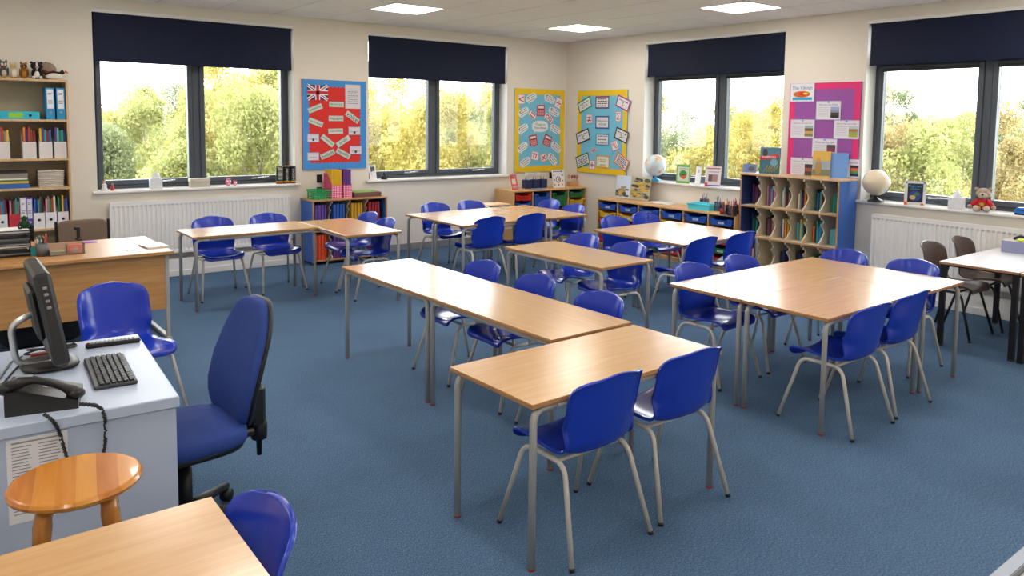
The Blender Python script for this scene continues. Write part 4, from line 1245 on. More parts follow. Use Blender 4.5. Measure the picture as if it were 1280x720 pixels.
# monitor, seen from its side
mo = Zp(72, 462, PH)
mt = thing('monitor', 'dark flat monitor tilted back on a silver neck, seen edge on', 'monitor', (mo.x - .08, mo.y + .02, PH), 0)
M_mon = mat('monitor_black', '2b2c2e', .4, var=.05)
mk_ = 0
bz_ = MB().box(-.03, .03, -.22, .22, 0, .40, .012); tl = Matrix.Rotation(math.radians(-9), 4, 'Y')
mvx = Matrix.Translation((.085, .06, .05)) @ tl
bz_.rot(0, mvx).build('housing', M_mon, mt)
MB().box(.030, .032, -.2, .2, .03, .375).rot(0, mvx).build('screen', mat('screen_dark', '0c0e14', .15), mt)
MB().box(-.055, -.03, -.13, .13, .1, .32, .012).rot(0, mvx).build('rear_housing', M_mon, mt)
for k in range(4):
    MB().box(-.008, .008, -.2235, -.219, .25 + k * .028, .262 + k * .028, .002).rot(0, mvx).build('side_button', K('8a8c90', .4), mt)
MB().tube(bend([(.10, .06, .012), (-.06, .06, .03), (-.075, .06, .20), (.03, .06, .25)], .04), .014, 8).build('neck', M_silver, mt)
MB().ell((.06, .06, .0125), (.11, .12, .012), 20, 6, .5, .6).build('base', M_black, mt)
# keyboard
q = [Zp(*k, PH + .02) for k in ((102, 442), (153, 437), (176, 477), (118, 490))]
kc = (q[0] + q[1] + q[2] + q[3]) / 4
kd = ((q[0] + q[1]) / 2 - (q[2] + q[3]) / 2)
ang = math.atan2(kd.y, kd.x)
kb = thing('keyboard', 'black desktop keyboard with grey edge beside the monitor', 'keyboard', (kc.x, kc.y, PH), ang)
MB().box(-.22, .22, -.078, .078, 0, .016, .005).build('body', mat('keyboard_grey', '3a3c40', .45), kb)
km = MB().box(-.0085, .0085, -.0085, .0085, 0, .008, .002).mesh('key', M_black)
for r in range(6):
    for c in range(20):
        if r == 0 and 4 < c < 10: continue
        ob('key', km, kb, (-.203 + c * .0212, -.058 + r * .0212, .0155))
MB().box(-.203 + 5 * .0212 - .008, -.203 + 9 * .0212 + .008, -.066, -.05, .0155, .0235, .002).build('space_bar', M_black, kb)
# remote control
r0 = Zp(106, 433, PH + .01); r1 = Zp(176, 424, PH + .01)
rc = (r0 + r1) / 2
t = thing('remote_control', 'long black remote control with a red button on the computer desk', 'remote', (rc.x, rc.y, PH), math.atan2(r1.y - r0.y, r1.x - r0.x))
MB().box(-.115, .115, -.022, .022, 0, .02, .007).build('body', M_black, t)
rk = MB().box(-.005, .005, -.004, .004, 0, .004, .001).mesh('button', K('8a8c90', .5))
for c in range(11):
    for r in range(3): ob('button', rk, t, (-.085 + c * .017, -.012 + r * .012, .0195))
MB().box(-.108, -.098, -.006, .006, .0195, .025, .002).build('red_button', K('c01818', .4), t)
# phone
p = Zp(52, 508, PH)
ph = thing('desk_phone', 'black desk telephone with curly cord on the computer desk', 'telephone', (p.x + .015, p.y + .02, PH), math.radians(-12))
MB().prism([(-.115, 0), (.115, 0), (.115, .03), (-.05, .085), (-.115, .09)], -.1, .1, 'y').build('base', M_black, ph)
MB().tube(bend([(-.12, -.07, .10), (-.03, -.075, .125), (.06, -.07, .085), (.115, -.07, .045)], .04), [.022, .022, .018, .015, .014, .014, .014, .014, .014, .014, .015, .018, .022, .022][:14], 10).build('handset', M_black, ph)
MB().ell((-.115, -.07, .098), (.032, .028, .024), 12, 8).build('earpiece', M_black, ph)
MB().ell((.105, -.07, .05), (.032, .028, .022), 12, 8).build('mouthpiece', M_black, ph)
kp = MB().box(-.008, .008, -.006, .006, 0, .006, .002).mesh('key', K('c8ccd2', .4))
for i in range(4):
    for j in range(3):
        x = .0 + i * .024; z = .085 - (x + .05) * (.055 / .165)
        ob('key', kp, ph, (x, .0 + j * .022, z - .002), (0, math.atan2(.055, .165), 0))
MB().box(-.105, -.045, .0, .09, .086, .094, .003).build('display', K('9aa4a8', .2), ph)
MB().box(-.1, -.085, -.095, -.085, -.0, .03).build('foot', M_black, ph)
cord = MB()
pm = (Matrix.Translation(ph.location) @ Matrix.Rotation(ph.rotation_euler.z, 4, 'Z')).inverted()
def facept(px, py):
    u_, z_ = onend(px, py); return Vector(pdl(u_, -.008, z_))
wpath = [Zp(100, 505, PH + .05), Zp(112, 506, PH + .03), Zp(124, 507, PH + .012), facept(131, 516), facept(131, 556), facept(118, 600), facept(92, 600), facept(80, 560), facept(72, 532), Zp(64, 523, PH + .012), Zp(55, 518, PH + .02)]
path = bend([pm @ q for q in wpath], .03, 6)
fine = []
for i in range(len(path) - 1):
    for k in range(6): fine.append(path[i].lerp(path[i + 1], k / 6))
pts = [p_ + Vector((math.cos(i * 1.9) * .005, math.sin(i * 1.9) * .003, math.sin(i * 1.9) * .005)) for i, p_ in enumerate(fine)]
cord.tube(pts, .0035, 5).build('curly_cord', M_black, ph)
# cables
for i, (pa, pb, pc) in enumerate((((0, 472), (14, 452), (28, 445)), ((0, 484), (18, 462), (30, 452)))):
    P = [Zp(*k, PH + .004) for k in (pa, pb, pc)]
    P = [P[0] + (P[0] - P[1]) * 1.2] + P
    o = MB().tube(bend([tuple(k) for k in P], .03), .004, 6).build('cable', M_black)
    tag(o, 'black cable trailing from the monitor across the desk, %s one' % ('outer', 'inner')[i], 'cable', 'cables on the computer desk')
p = Zp(58, 446, PH)
t = thing('cable_bundle', 'tangled black cable bundle with a red plug behind the monitor', 'cable', (p.x, p.y + .05, PH), 0)
rr = random.Random(2); bp = [(rr.uniform(-.1, .14), rr.uniform(-.05, .05), rr.uniform(.006, .03)) for k in range(14)]
MB().tube(bend(bp, .03, 4), .0045, 6).build('cable', M_black, t)
MB().box(-.06, .02, -.06, -.03, 0, .022, .004).build('red_plug', K('8a3020', .5), t)

# ---- swivel chair
sc_ = thing('swivel_chair', 'blue upholstered swivel chair with high back at the computer desk', 'office chair', (-7.25, -5.95, 0), math.radians(95))
def seatf(x, y, z): return (x * (1 - .12 * (y > 0) * y), y, z + (.012 * math.cos(x * 6) if z > 0 else 0) - (.02 * max(0, y - .12) / .1 if z > 0 else 0))
MB().ell((0, 0, .452), (.245, .235, .045), 32, 12, .45, .6, seatf).build('seat', M_upholst, sc_)
MB().ell((0, 0, .417), (.235, .225, .022), 28, 8, .35, .6).build('seat_pan', M_black, sc_)
def backf(x, y, z):
    t = (z + .29) / .58
    wv = .80 + .32 * math.sin(PI * min(1, max(0, t * .85 + .12)))
    lum = -.035 * math.cos((t - .28) * 4.2) - .05 * (t - .3)
    return (x * wv * (1 - .18 * max(0, t - .5)), y + (-.0 - lum) * 0 + .03 * (x / .2) ** 2 + (.03 * math.cos((t - .25) * 4.5)) - .075 * (t - .4), z)
MB().ell((0, -.265, .728), (.205, .038, .275), 30, 18, .5, .75, backf).build('back_cushion', M_upholst, sc_)
MB().ell((0, -.292, .728), (.203, .024, .275), 30, 18, .45, .75, backf).build('back_shell', M_black, sc_)
MB().box(-.038, .038, -.36, -.275, .40, .60, .02).build('back_bar', M_black, sc_)
MB().box(-.05, .05, -.30, -.04, .375, .41, .01).build('mechanism', M_black, sc_)
MB().tube([(.0, -.335, .43), (.0, -.335, .40), (.0, -.335, .34), (.0, -.335, .335), (.0, -.335, .26)], [.03, .038, .036, .014, .012], 10).build('tension_knob', M_black, sc_)
MB().tube([(0, 0, .09), (0, 0, .3), (0, 0, .30), (0, 0, .40)], [.03, .03, .022, .022], 14).build('gas_column', M_black, sc_)
for k in range(5):
    a = 2 * PI * k / 5 + .3; c, s = math.cos(a), math.sin(a)
    o = MB().tube([(0, 0, .11), (c * .15, s * .15, .095), (c * .3, s * .3, .075)], [.03, .024, .018], 8).build('base_arm', M_black, sc_)
    MB().tube([(c * .3 - s * .02, s * .3 + c * .02, .03), (c * .3 + s * .02, s * .3 - c * .02, .03)], .03, 14).build('castor', M_black, o)
MB().tube([(.1, .05, .42), (.25, .05, .40)], .006, 6).build('lever', M_black, sc_)

# ---- round wooden stool
sp = ray(95, 596); k = (-6.76 - CC.y) / sp.y; sp = CC + sp * k
SHT = sp.z
stl = thing('wooden_stool', 'varnished pine bar stool with round seat and turned legs', 'stool', (sp.x, sp.y, 0), -.14)
# seat of glued staves
import itertools
R_ = .182
tones = ['stool_a', 'stool_b', 'stool_c', 'stool_d']
SM = [wood('stool_stave_%d' % i, c1, c2, .2, sc=(14, 1.2, 1.2), coat=.4) for i, (c1, c2) in enumerate((('c47d22', 'd8923a'), ('b2681a', 'c67c28'), ('cc8a30', 'de9e48'), ('bc741e', 'd08a34')))]
xsx = [-R_, -.115, -.055, .0, .058, .12, R_]
for i in range(6):
    x0, x1 = xsx[i], xsx[i + 1]
    n = 10; up = []; dn = []
    for k in range(n + 1):
        x = x0 + (x1 - x0) * k / n; y = math.sqrt(max(0, R_ * R_ - x * x)); up.append((x, y)); dn.append((x, -y))
    poly = dn + up[::-1]
    b = MB()
    def sc2(p, s): return (p[0] * s, p[1] * s)
    lv = [(SHT - .03, .94), (SHT - .022, 1.0), (SHT - .012, 1.015), (SHT - .003, .985), (SHT, .95)]
    nn = len(poly); vv = []
    for z, s in lv: vv += [(min(max(a_ * s, -R_ * 1.02), R_ * 1.02), c_ * s, z) for a_, c_ in poly]
    ff = [tuple(range(nn))[::-1], tuple((len(lv) - 1) * nn + j for j in range(nn))] + [(l_ * nn + j, l_ * nn + (j + 1) % nn, (l_ + 1) * nn + (j + 1) % nn, (l_ + 1) * nn + j) for l_ in range(len(lv) - 1) for j in range(nn)]
    b.add(vv, ff)
    b.build('seat_stave', SM[(i * 3 + 1) % 4], stl)
legp = [(0, .016), (.04, .017), (.12, .021), (.16, .024), (.175, .017), (.19, .024), (.3, .02), (.42, .025), (.46, .019), (.475, .025), (.6, .027), (.68, .022), (.72, .018), (1., .017)]
Lg = SHT - .03
def splay(a, t_): return Vector((math.cos(a), math.sin(a), 0)) * (.20 - .085 * t_) + Vector((0, 0, Lg * t_))
for k in range(4):
    a = PI / 4 + k * PI / 2
    zs = [0, .05, .2, .24, .255, .27, .4, .55, .60, .615, .63, .74, .79, .805, .82, .9, 1.0]
    rs = [.014, .015, .019, .021, .015, .021, .018, .021, .022, .016, .022, .024, .024, .017, .024, .026, .018]
    MB().tube([splay(a, z) for z in zs], rs, 12).build('leg', M_stool, stl)
for k in range(4):
    a, b_ = PI / 4 + k * PI / 2, PI / 4 + (k + 1) * PI / 2; tt = .26 if k % 2 else .36
    A_, B_ = splay(a, tt), splay(b_, tt)
    MB().tube([A_, A_.lerp(B_, .5), B_], [.009, .013, .009], 10).build('stretcher', M_stool, stl)

# ---- metal framed stool by the corner trays
ms = thing('metal_stool', 'beech seat stool on a pale grey tube frame beside the corner trays', 'stool', (-1.98, -.82, 0), 0)
ms.location = (-2.0, -.86, 0)
MB().box(-.17, .17, -.15, .15, .665, .685, .006).build('seat', M_maple, ms)
for s in (-1, 1):
    MB().tube(bend([(s * .21, -.19, 0), (s * .18, -.15, .66), (s * .18, .15, .66), (s * .21, .19, 0)], .06), .012, 8).build('side_frame', mat('pale_grey_tube', 'c6ccd2', .35, metal=.3), ms)
for y in (-.17, .17): MB().tube([(-.195, y, .35), (.195, y, .35)], .009, 8).build('stretcher', MC['pale_grey_tube'], ms)
MB().tube([(-.18, -.1, .655), (.18, -.1, .655)], .009, 8).build('seat_rail', MC['pale_grey_tube'], ms)
MB().tube([(-.18, .1, .655), (.18, .1, .655)], .009, 8).build('seat_rail', MC['pale_grey_tube'], ms)

# ---- paper left on a chair seat
tag(MB().box(-.1, .1, -.14, .14, 0, .002).build('paper_sheet', M_paper, None, (-4.99, -4.80, .4285), (0, 0, .2)), 'white sheet of paper lying on a blue chair seat', 'paper')
# ---- box file on the white table
p = Zp(1258, 312, TH_)
t = thing('box_file', 'grey book box with a yellow cloth draped over it on the white table', 'box', (-.52, -7.0, TH_), .1)
xx = Zp(1256, 314, TH_); t.location = (xx.x + .08, xx.y - .1, TH_)
for z in (0, .1): MB().box(-.14, .14, -.12, .12, z, z + .006).build('board', K('a89c8c', .6), t)
MB().box(-.134, .134, -.114, .114, .006, .1).build('contents', K('c8c0b2', .7), t)
MB().box(-.141, -.136, -.12, .12, 0, .106).build('striped_spine', K('8a90b4', .6), t)
MB().ell((-.03, -.02, .112), (.07, .05, .012), 14, 6).build('yellow_cloth', K('c8e01a', .7), t)
MB().tube(bend([(-.02, .05, .118), (.04, .02, .135), (.1, 0, .118), (.2, -.1, .11)], .03), .013, 8).build('navy_strap', K('1c2740', .8), t)
# ================================================================== display boards
M_ink = K('30343c', .7)
def scallop(b, W_, Hh, bw, amp, pitch, y):
    for (L, fn) in ((W_, lambda s, d: (s - W_ / 2, d)), (W_, lambda s, d: (s - W_ / 2, Hh - d)), (Hh + 1e-7, lambda s, d: (-W_ / 2 + d, s)), (Hh + 1e-7, lambda s, d: (W_ / 2 - d, s))):
        n = max(2, round((L - 2 * bw) / pitch)); p = (L - 2 * bw) / n; S_ = [bw + p * (k / 6) for k in range(n * 6 + 1)]
        if L == W_: S_ = [0] + S_ + [L]
        v = []
        for s in S_:
            d = bw + (amp * abs(math.sin(PI * (s - bw) / p)) if bw <= s <= L - bw else 0)
            for dd, yy in ((0, y), (d, y), (d, y + .003)):
                a, z = fn(s, dd); v.append((a, yy, z))
        m = len(S_)
        b.add(v, [q for i in range(m - 1) for q in ((i * 3, i * 3 + 3, i * 3 + 4, i * 3 + 1), (i * 3 + 1, i * 3 + 4, i * 3 + 5, i * 3 + 2))])
def board(name, label, wall, X0, X1, Z0, Z1, inner, border, bw=.07, pitch=.055):
    t = thing(name, label, 'display board', wp(wall, (X0 + X1) / 2, 0, Z0), wr(wall))
    w = X1 - X0; h = Z1 - Z0
    MB().box(-w / 2, w / 2, -.02, -.0005, 0, h, .002).build('backing', mat('board_' + inner, inner, .85, var=.04, scale=20), t)
    b = MB(); scallop(b, w, h, bw, .018, pitch, -.0235); b.build('scalloped_border', mat('border_' + border, border, .7, var=.03), t)
    t['cx'] = (X0 + X1) / 2; t['z0'] = Z0
    return t, wall, (X0 + X1) / 2, Z0
NCARD = [0]
def card(bd, px, py, wpx, hpx, tilt=0, col='eeeef0', frame=None, text=None, tcol='30343c', tw=.8, th=.6, lines=0, tz=0., shape='rect', name='card', fw=.012):
    t, wall, cx, z0 = bd
    f = WALLF[wall]
    X, Z = f(px, py, .024)
    w = abs(f(px + wpx / 2, py, .024)[0] - f(px - wpx / 2, py, .024)[0]); h = abs(f(px, py - hpx / 2, .024)[1] - f(px, py + hpx / 2, .024)[1])
    NCARD[0] += 1
    y = -.0245 - .0004 * (NCARD[0] % 6)
    m = K(col, .6)
    b = MB()
    if shape == 'rect': b.box(-w / 2, w / 2, -.0015, 0, -h / 2, h / 2)
    else:
        pts = []
        for k in range(24):
            a = 2 * PI * k / 24; e = .75
            q = lambda v: math.copysign(abs(v) ** e, v)
            pts.append((q(math.cos(a)) * w / 2, q(math.sin(a)) * h / 2))
        i = min(range(24), key=lambda k: (pts[k][0] + w * .25) ** 2 + (pts[k][1] + h * .5) ** 2)
        pts.insert(i, (-w * .3, -h * .68))
        b.prism(pts, -.0015, 0, 'y')
    o = b.build(name, m, t, (X - cx, y, Z - z0), (0, -math.radians(tilt), 0))
    if frame:
        fb = MB(); a = fw
        fb.box(-w / 2, w / 2, -.0025, -.0015, -h / 2, -h / 2 + a).box(-w / 2, w / 2, -.0025, -.0015, h / 2 - a, h / 2)
        fb.box(-w / 2, -w / 2 + a, -.0025, -.0015, -h / 2 + a, h / 2 - a).box(w / 2 - a, w / 2, -.0025, -.0015, -h / 2 + a, h / 2 - a)
        fb.build('card_frame', K(frame, .6), o)
    if text == '\u03c0':
        MB().box(-w * .32, w * .32, -.0028, -.002, h * .17, h * .29).build('lettering', K(tcol, .6), o)
        for x in (-.16, .16): MB().box(w * (x - .06), w * (x + .06), -.0028, -.002, -h * .3, h * .17).build('lettering', K(tcol, .6), o)
    elif text: lettering(text, o, 0, -.0028, tz * h, w * tw, K(tcol, .6), h * th)
    if lines:
        lb = MB(); rg = random.Random(NCARD[0])
        for k in range(lines):
            zz = h * (.28 - .56 * k / max(1, lines - 1)) + (tz * h if not text else -.1 * h)
            x = -w * .34
            while x < w * .3:
                L = rg.uniform(.06, .2) * w
                lb.box(x, min(x + L, w * .36), -.0024, -.0016, zz - h * (.036 if lines < 7 else .013), zz + h * (.036 if lines < 7 else .013)); x += L + w * .035
        q = lb.build('print_lines', K(tcol, .7), o); q['kind'] = 'stuff'
    return o, w, h
# --- red values board
rb_ = board('values_board', 'red display board with blue border, flag and value word cards', 'A', -4.365, -3.497, 1.165, 2.308, 'd8302c', '3f8fd8', .075, .05)
o, w, h = card(rb_, 397, 115.6, 26, 18.5, 0, '22386f', name='union_flag')
def strip(o, x0, z0, x1, z1, wd, m, y):
    d = Vector((x1 - x0, z1 - z0)); n = Vector((-d.y, d.x)).normalized() * wd / 2
    b = MB(); b.prism([(x0 + n.x, z0 + n.y), (x1 + n.x, z1 + n.y), (x1 - n.x, z1 - n.y), (x0 - n.x, z0 - n.y)], y - .0003, y, 'y')
    return b.build('flag_stripe', m, o)
mwf, mrf = K('eceef2', .6), K('c41e30', .6)
e = .97
for s in (-1, 1):
    strip(o, -w / 2 * e, -s * h / 2 * e, w / 2 * e, s * h / 2 * e, h * .2, mwf, -.0015)
    strip(o, -w / 2 * e, -s * h / 2 * e, w / 2 * e, s * h / 2 * e, h * .07, mrf, -.0019)
strip(o, -w / 2, 0, w / 2, 0, h * .34, mwf, -.0023); strip(o, 0, -h / 2, 0, h / 2, h * .34, mwf, -.0023)
strip(o, -w / 2, 0, w / 2, 0, h * .2, mrf, -.0027); strip(o, 0, -h / 2, 0, h / 2, h * .2, mrf, -.0027)
card(rb_, 441, 121, 19, 30, 0, 'd8d4dc', lines=8, tcol='6a6a78', frame='d8c8d0', fw=.008)
for txt, px, py, tl in (('community', 394, 135.5, 22), ('democracy', 420.5, 130.5, 0), ('multi-faith', 394.5, 153, -20), ('freedom', 420, 148, 0), ('voice', 440.5, 146.5, -35), ('responsibility', 419.5, 164, 2), ('acceptance', 409.5, 176, -38), ('pride', 429, 176.5, 32), ('beliefs', 409.5, 193, 22), ('equality', 429, 192, -28)):
    card(rb_, px, py, 18.5, 6.8, tl, 'c6d6cc', text=txt, tw=.84, th=.75, frame='aab8b0', fw=.004)
for px, py in ((391.5, 172.5), (391.5, 195.5), (443, 163.5), (444.5, 187.5)):
    o, w, h = card(rb_, px, py, 15, 10.5, 0, 'dcd6e0', frame='8a8ac0', fw=.006, lines=2, tz=.16, tcol='7a7a8a')
    if py != 195.5:
        MB().ell((0, -.002, -h * .2), (w * .1, .001, h * .16), 10, 6).build('picture', M_ink, o)
# --- maths thinking board
mb_ = board('thinking_board', 'sky blue display board with yellow border and speech bubbles', 'A', -1.04, -.045, 1.03, 2.315, '76c4e0', 'f0c81a', .075, .055)
for txt, px, py, wx, hy, tl in (('<', 651.5, 124, 8, 12, 0), ('\u00f7', 698, 129, 8, 13, -20), ('=', 665.5, 144, 9.5, 7, -38), ('\u221e', 685.8, 147.5, 11.5, 7.5, -38), ('\u03c0', 668.5, 194.7, 8.5, 10.5, -12), ('\u00d7', 679.5, 197, 8, 9.5, 15)):
    card(mb_, px, py, wx, hy, tl, 'eee8ec', frame='d88890', fw=.006, text=txt, tcol='c01828', tw=.75, th=.7)
bub = ((664, 122, 25), (687, 123.5, -22), (654.5, 140, 28), (692.5, 140, -22), (653.5, 161, 28), (694, 161.5, -28), (653, 184, 32), (695, 184, -38), (656.5, 202.5, 28), (690.5, 199, -45))
for k, (px, py, tl) in enumerate(bub):
    o, w, h = card(mb_, px, py, 14, 9.5, tl, 'e6e8ec', lines=3, tcol=('2a6a4a', '2a4a8a')[k % 2], shape='bubble', name='speech_bubble')
    MB().ell((-w * .3, -.002, h * .18), (w * .05, .0008, h * .09), 8, 6).build('dot', K('c03030', .6), o)
o, w, h = card(mb_, 675, 158, 20, 14, 0, 'eceef0', shape='bubble', name='speech_bubble')
lettering('Things to', o, 0, -.0028, h * .15, w * .6, K('2a7a4a', .6)); lettering('Think About', o, 0, -.0028, -h * .13, w * .76, K('203a7a', .6))
for px, py, tl in ((676, 138, 0), (666.5, 175.5, 9), (684, 175.5, -22)):
    o, w, h = card(mb_, px, py, 9.3, 13.5, tl, 'b82432', name='calculator_card')
    MB().box(-w * .38, w * .38, -.0026, -.0015, h * .18, h * .38).build('display', K('e8eaec', .5), o)
    km_ = MB().box(-w * .08, w * .08, -.0026, -.0015, -h * .045, h * .045).mesh('key', K('e0a8ac', .5))
    for i in range(4):
        for j in range(4): ob('key', km_, o, (-w * .3 + i * w * .2, 0, -h * .38 + j * h * .125))
# --- maths language board
lb_ = board('language_board', 'sky blue display board with yellow border and framed maths cards', 'B', .315, 1.405, 1.03, 2.30, '76c4e0', 'f0c81a', .075, .055)
for txt, px, py, wx, hy, tl, fr, tc, ln in (('D \u2248', 731, 131, 16.5, 14, 22, '1f8a5c', '1f7a50', 1), (None, 753, 128, 17, 15.5, 0, '6a2a72', '3a3a44', 4), ('S', 779, 129, 17, 15, -20, 'a83a90', '5a2a6a', 1),
                                        (None, 753, 174.5, 16.5, 15, 0, '3a9ac0', '3a4a5a', 3), ('<', 729, 170.5, 16.5, 14.5, 18, '2a2a34', '2a6a6a', 1), ('>', 777, 169, 16.5, 15, -18, '2a2a34', '2a6a6a', 1),
                                        (None, 728.5, 200.5, 16.5, 15, 18, '1f7a48', '3a4044', 5), (None, 777, 202, 17, 16, -30, 'e07a30', '7a3040', 5), ('=', 753.5, 202.5, 17, 16, 0, 'e0a828', 'c8c020', 2)):
    card(lb_, px, py, wx, hy, tl, 'e4e2e6', frame=fr, fw=.02, text=txt, tcol=tc, tw=.4, th=.4, lines=ln, tz=-.1 if txt else 0)
o, w, h = card(lb_, 753, 153, 17, 16, 0, 'e4e2e8', frame='2c4ea8', fw=.02)
lettering('Mathematical', o, 0, -.0028, h * .12, w * .74, K('4a5a7a', .6)); lettering('Language', o, 0, -.0028, -h * .14, w * .6, K('4a5a7a', .6))
for txt, px, py, wx, hy, tl in (('\u2260', 736.7, 148.7, 7, 11.5, 0), ('\u03a3', 773, 145.5, 6.2, 12.5, 0), ('%', 768.7, 182, 7.8, 11.5, 20), ('\u2212', 742.3, 188, 7.5, 4, 30), ('+', 740.2, 206, 7, 11, 0)):
    card(lb_, px, py, wx, hy, tl, 'eee8ec', frame='d88890', fw=.007, text=txt, tcol='c01828', tw=.7, th=.75)
# --- vikings board
vb_ = board('vikings_board', 'purple display board with pink border about the Vikings', 'B', 4.10, 4.985, .97, 2.302, '9856a6', 'e0307a', .06, .06)
def pic(o, x0, x1, z0, z1, cols):
    n = len(cols); b0 = None
    for k, c in enumerate(cols):
        MB().box(x0, x1, -.0026, -.0016, z0 + (z1 - z0) * k / n, z0 + (z1 - z0) * (k + 1) / n).build('picture', K(c, .6), o)
o, w, h = card(vb_, 1003, 115.5, 30, 23, 0, 'e6e6f0', frame='c8d0ea', fw=.008)
lettering('The Vikings', o, 0, -.003, h * .22, w * .84, K('2a78a8', .6))
MB().ell((-w * .02, -.0022, -h * .1), (w * .36, .001, h * .17), 18, 8).build('longship', K('c8641c', .6), o)
MB().ell((w * .05, -.003, -h * .08), (w * .2, .001, h * .1), 14, 6).build('shields', K('d8241c', .6), o)
MB().ell((w * .14, -.0038, -h * .07), (w * .1, .001, h * .06), 12, 6).build('sail', K('e8d028', .6), o)
MB().box(-w * .4, w * .42, -.0026, -.0016, -h * .42, -h * .27).build('sea', K('38a0d0', .6), o)
for px, py, wx, ttl, pc in ((1035.5, 138, 31, 'Who were the Vikings?', ['24242c', '4a3a30', '8a94b8', '98a8d8']), (1003, 161, 30, 'What were their houses like?', ['8a7a4a', 'c8a868', '6a5a3a', '9ab0b8']),
                            (1058, 162, 32, 'Why do they wear things?', ['a8b048', '9aa85a', 'a87a4a', 'b8c8d0']), (1030.5, 185, 31, 'What was life like?', ['e0dce4', '8a3040', '48485a']),
                            (1003, 209, 30, 'What do the Vikings eat?', ['4a4a3a', '9a5a4a', '3a3438']), (1060, 210.5, 30, 'Viking Instruments', ['202860', '3a9a50', 'd8582a', '1c2450'])):
    o, w, h = card(vb_, px, py, wx, 23.5, 0, 'e0dfea', frame='b8c2e2', fw=.007)
    lettering(ttl, o, 0, -.003, h * .30, w * .78, K('4a5488', .6))
    q = MB()
    for k in range(7): q.box(-w * .42, w * .06 - w * .03 * (k % 3), -.0024, -.0016, h * (.14 - k * .075), h * (.155 - k * .075))
    q = q.build('print_lines', K('a8a8b8', .7), o); q['kind'] = 'stuff'
    pic(o, w * .1, w * .44, -h * .4, h * .18, pc)
    MB().ell((0, -.002, h * .44), (.014, .002, .012), 8, 6).build('blue_tack', K('6aa8e8', .6), o)

# ================================================================== on the sills and units
def stand_book(wall, X, d, z, w, h, th, lean, yaw, cover, label, name='display_book', spine=None):
    """cover faces the room; leans back by `lean` degrees"""
    t = thing(name, label, 'book', wp(wall, X, d, z), wr(wall) + math.radians(yaw))
    M_ = Matrix.Rotation(-math.radians(lean), 4, 'X')
    MB().box(-w / 2, w / 2, 0, .002, 0, h, .0006).rot(0, M_).build('front_cover', K(cover, .35), t)
    MB().box(-w / 2 + .003, w / 2 - .004, .002, th - .002, .003, h - .003).rot(0, M_).build('pages', M_paper, t)
    MB().box(-w / 2, w / 2, th - .002, th, 0, h).rot(0, M_).build('back_cover', K(spine or cover, .35), t)
    return t, M_
def art(t, M_, x0, x1, z0, z1, col, y=-.0006, name='cover_art'):
    return MB().box(x0, x1, y, .0, z0, z1).rot(0, M_).build(name, K(col, .4), t)
def artl(t, M_, x, z, rx, rz, col, y=-.0008):
    return MB().ell((x, y, z), (rx, .0008, rz), 16, 6).rot(0, M_).build('cover_art', K(col, .4), t)
def tl_(t, M_, txt, x, z, w, col, maxh=None):
    o = lettering(txt, t, 0, 0, 0, w, K(col, .5), maxh); s = o.scale[0]; cy = TM[txt][3]
    p = M_ @ Vector((x, -.0022, z - cy * s)); o.location = p; o.rotation_euler = (PI / 2 - 0, 0, 0)
    o.rotation_euler = (M_ @ Matrix.Rotation(PI / 2, 4, 'X')).to_euler(); return o
# window 1 sill
SY = -.02     # how far into the room the things stand (negative = in the reveal)
def sx(px, py=232): return WA(px, py, SY)[0]
t = thing('figurine', 'tiny white figurine with brown hair on the window sill', 'figurine', wp('A', sx(130), .0, SILL), 0)
MB().lathe([(.032, 0), (.034, .01), (.022, .045), (.026, .06), (.016, .078), (.008, .085)], 14).build('body', M_paper, t)
MB().ell((0, 0, .098), (.015, .015, .018), 10, 8).build('head', K('d8b8a0', .6), t)
MB().ell((0, .004, .106), (.016, .015, .014), 10, 6).build('hair', K('6a4a34', .7), t)
t = thing('bottle', 'tiny red bottle with gold cap beside the white figurine', 'bottle', wp('A', sx(140), .0, SILL), 0)
MB().lathe([(.018, 0), (.019, .005), (.019, .045), (.01, .055)], 12).build('body', K('b83040', .3), t)
MB().lathe([(.011, .055), (.011, .078), (.002, .08)], 12).build('cap', K('b09050', .4), t)
def tissue_box(wall, X, d, label, w=.125, h=.12, tint='dfe4e8'):
    t = thing('tissue_box', label, 'tissue box', wp(wall, X, d, SILL), wr(wall))
    MB().box(-w / 2, w / 2, -w / 2 + .02, w / 2 - .02, 0, h, .003).build('box', mat('tissue_box_' + tint, tint, .5, var=.12, scale=25), t)
    b = MB(); rg = random.Random(5)
    def crumple(x, y, z): return (x * (1 + .25 * math.sin(z * 90 + x * 60)), y * (1 + .2 * math.sin(x * 80)), z + .01 * math.sin(x * 120))
    b.ell((0, 0, h + .028), (.042, .022, .045), 18, 12, 1, 1, crumple).build('tissue', M_paper, t)
    return t
tissue_box('A', sx(195), -.03, 'square white tissue box between the figurine and the beige box')
t = thing('keepsake_box', 'beige lidded box in front of the window mullion', 'box', wp('A', sx(249.5), -.03, SILL), 0)
bw_ = abs(WA(262, 225, SY)[0] - WA(237, 225, SY)[0])
MB().box(-bw_ / 2 + .004, bw_ / 2 - .004, -.05, .05, 0, .07, .002).build('base', K('c4beb0', .6), t)
MB().box(-bw_ / 2, bw_ / 2, -.054, .054, .062, .1, .003).build('lid', K('d0cabc', .6), t)
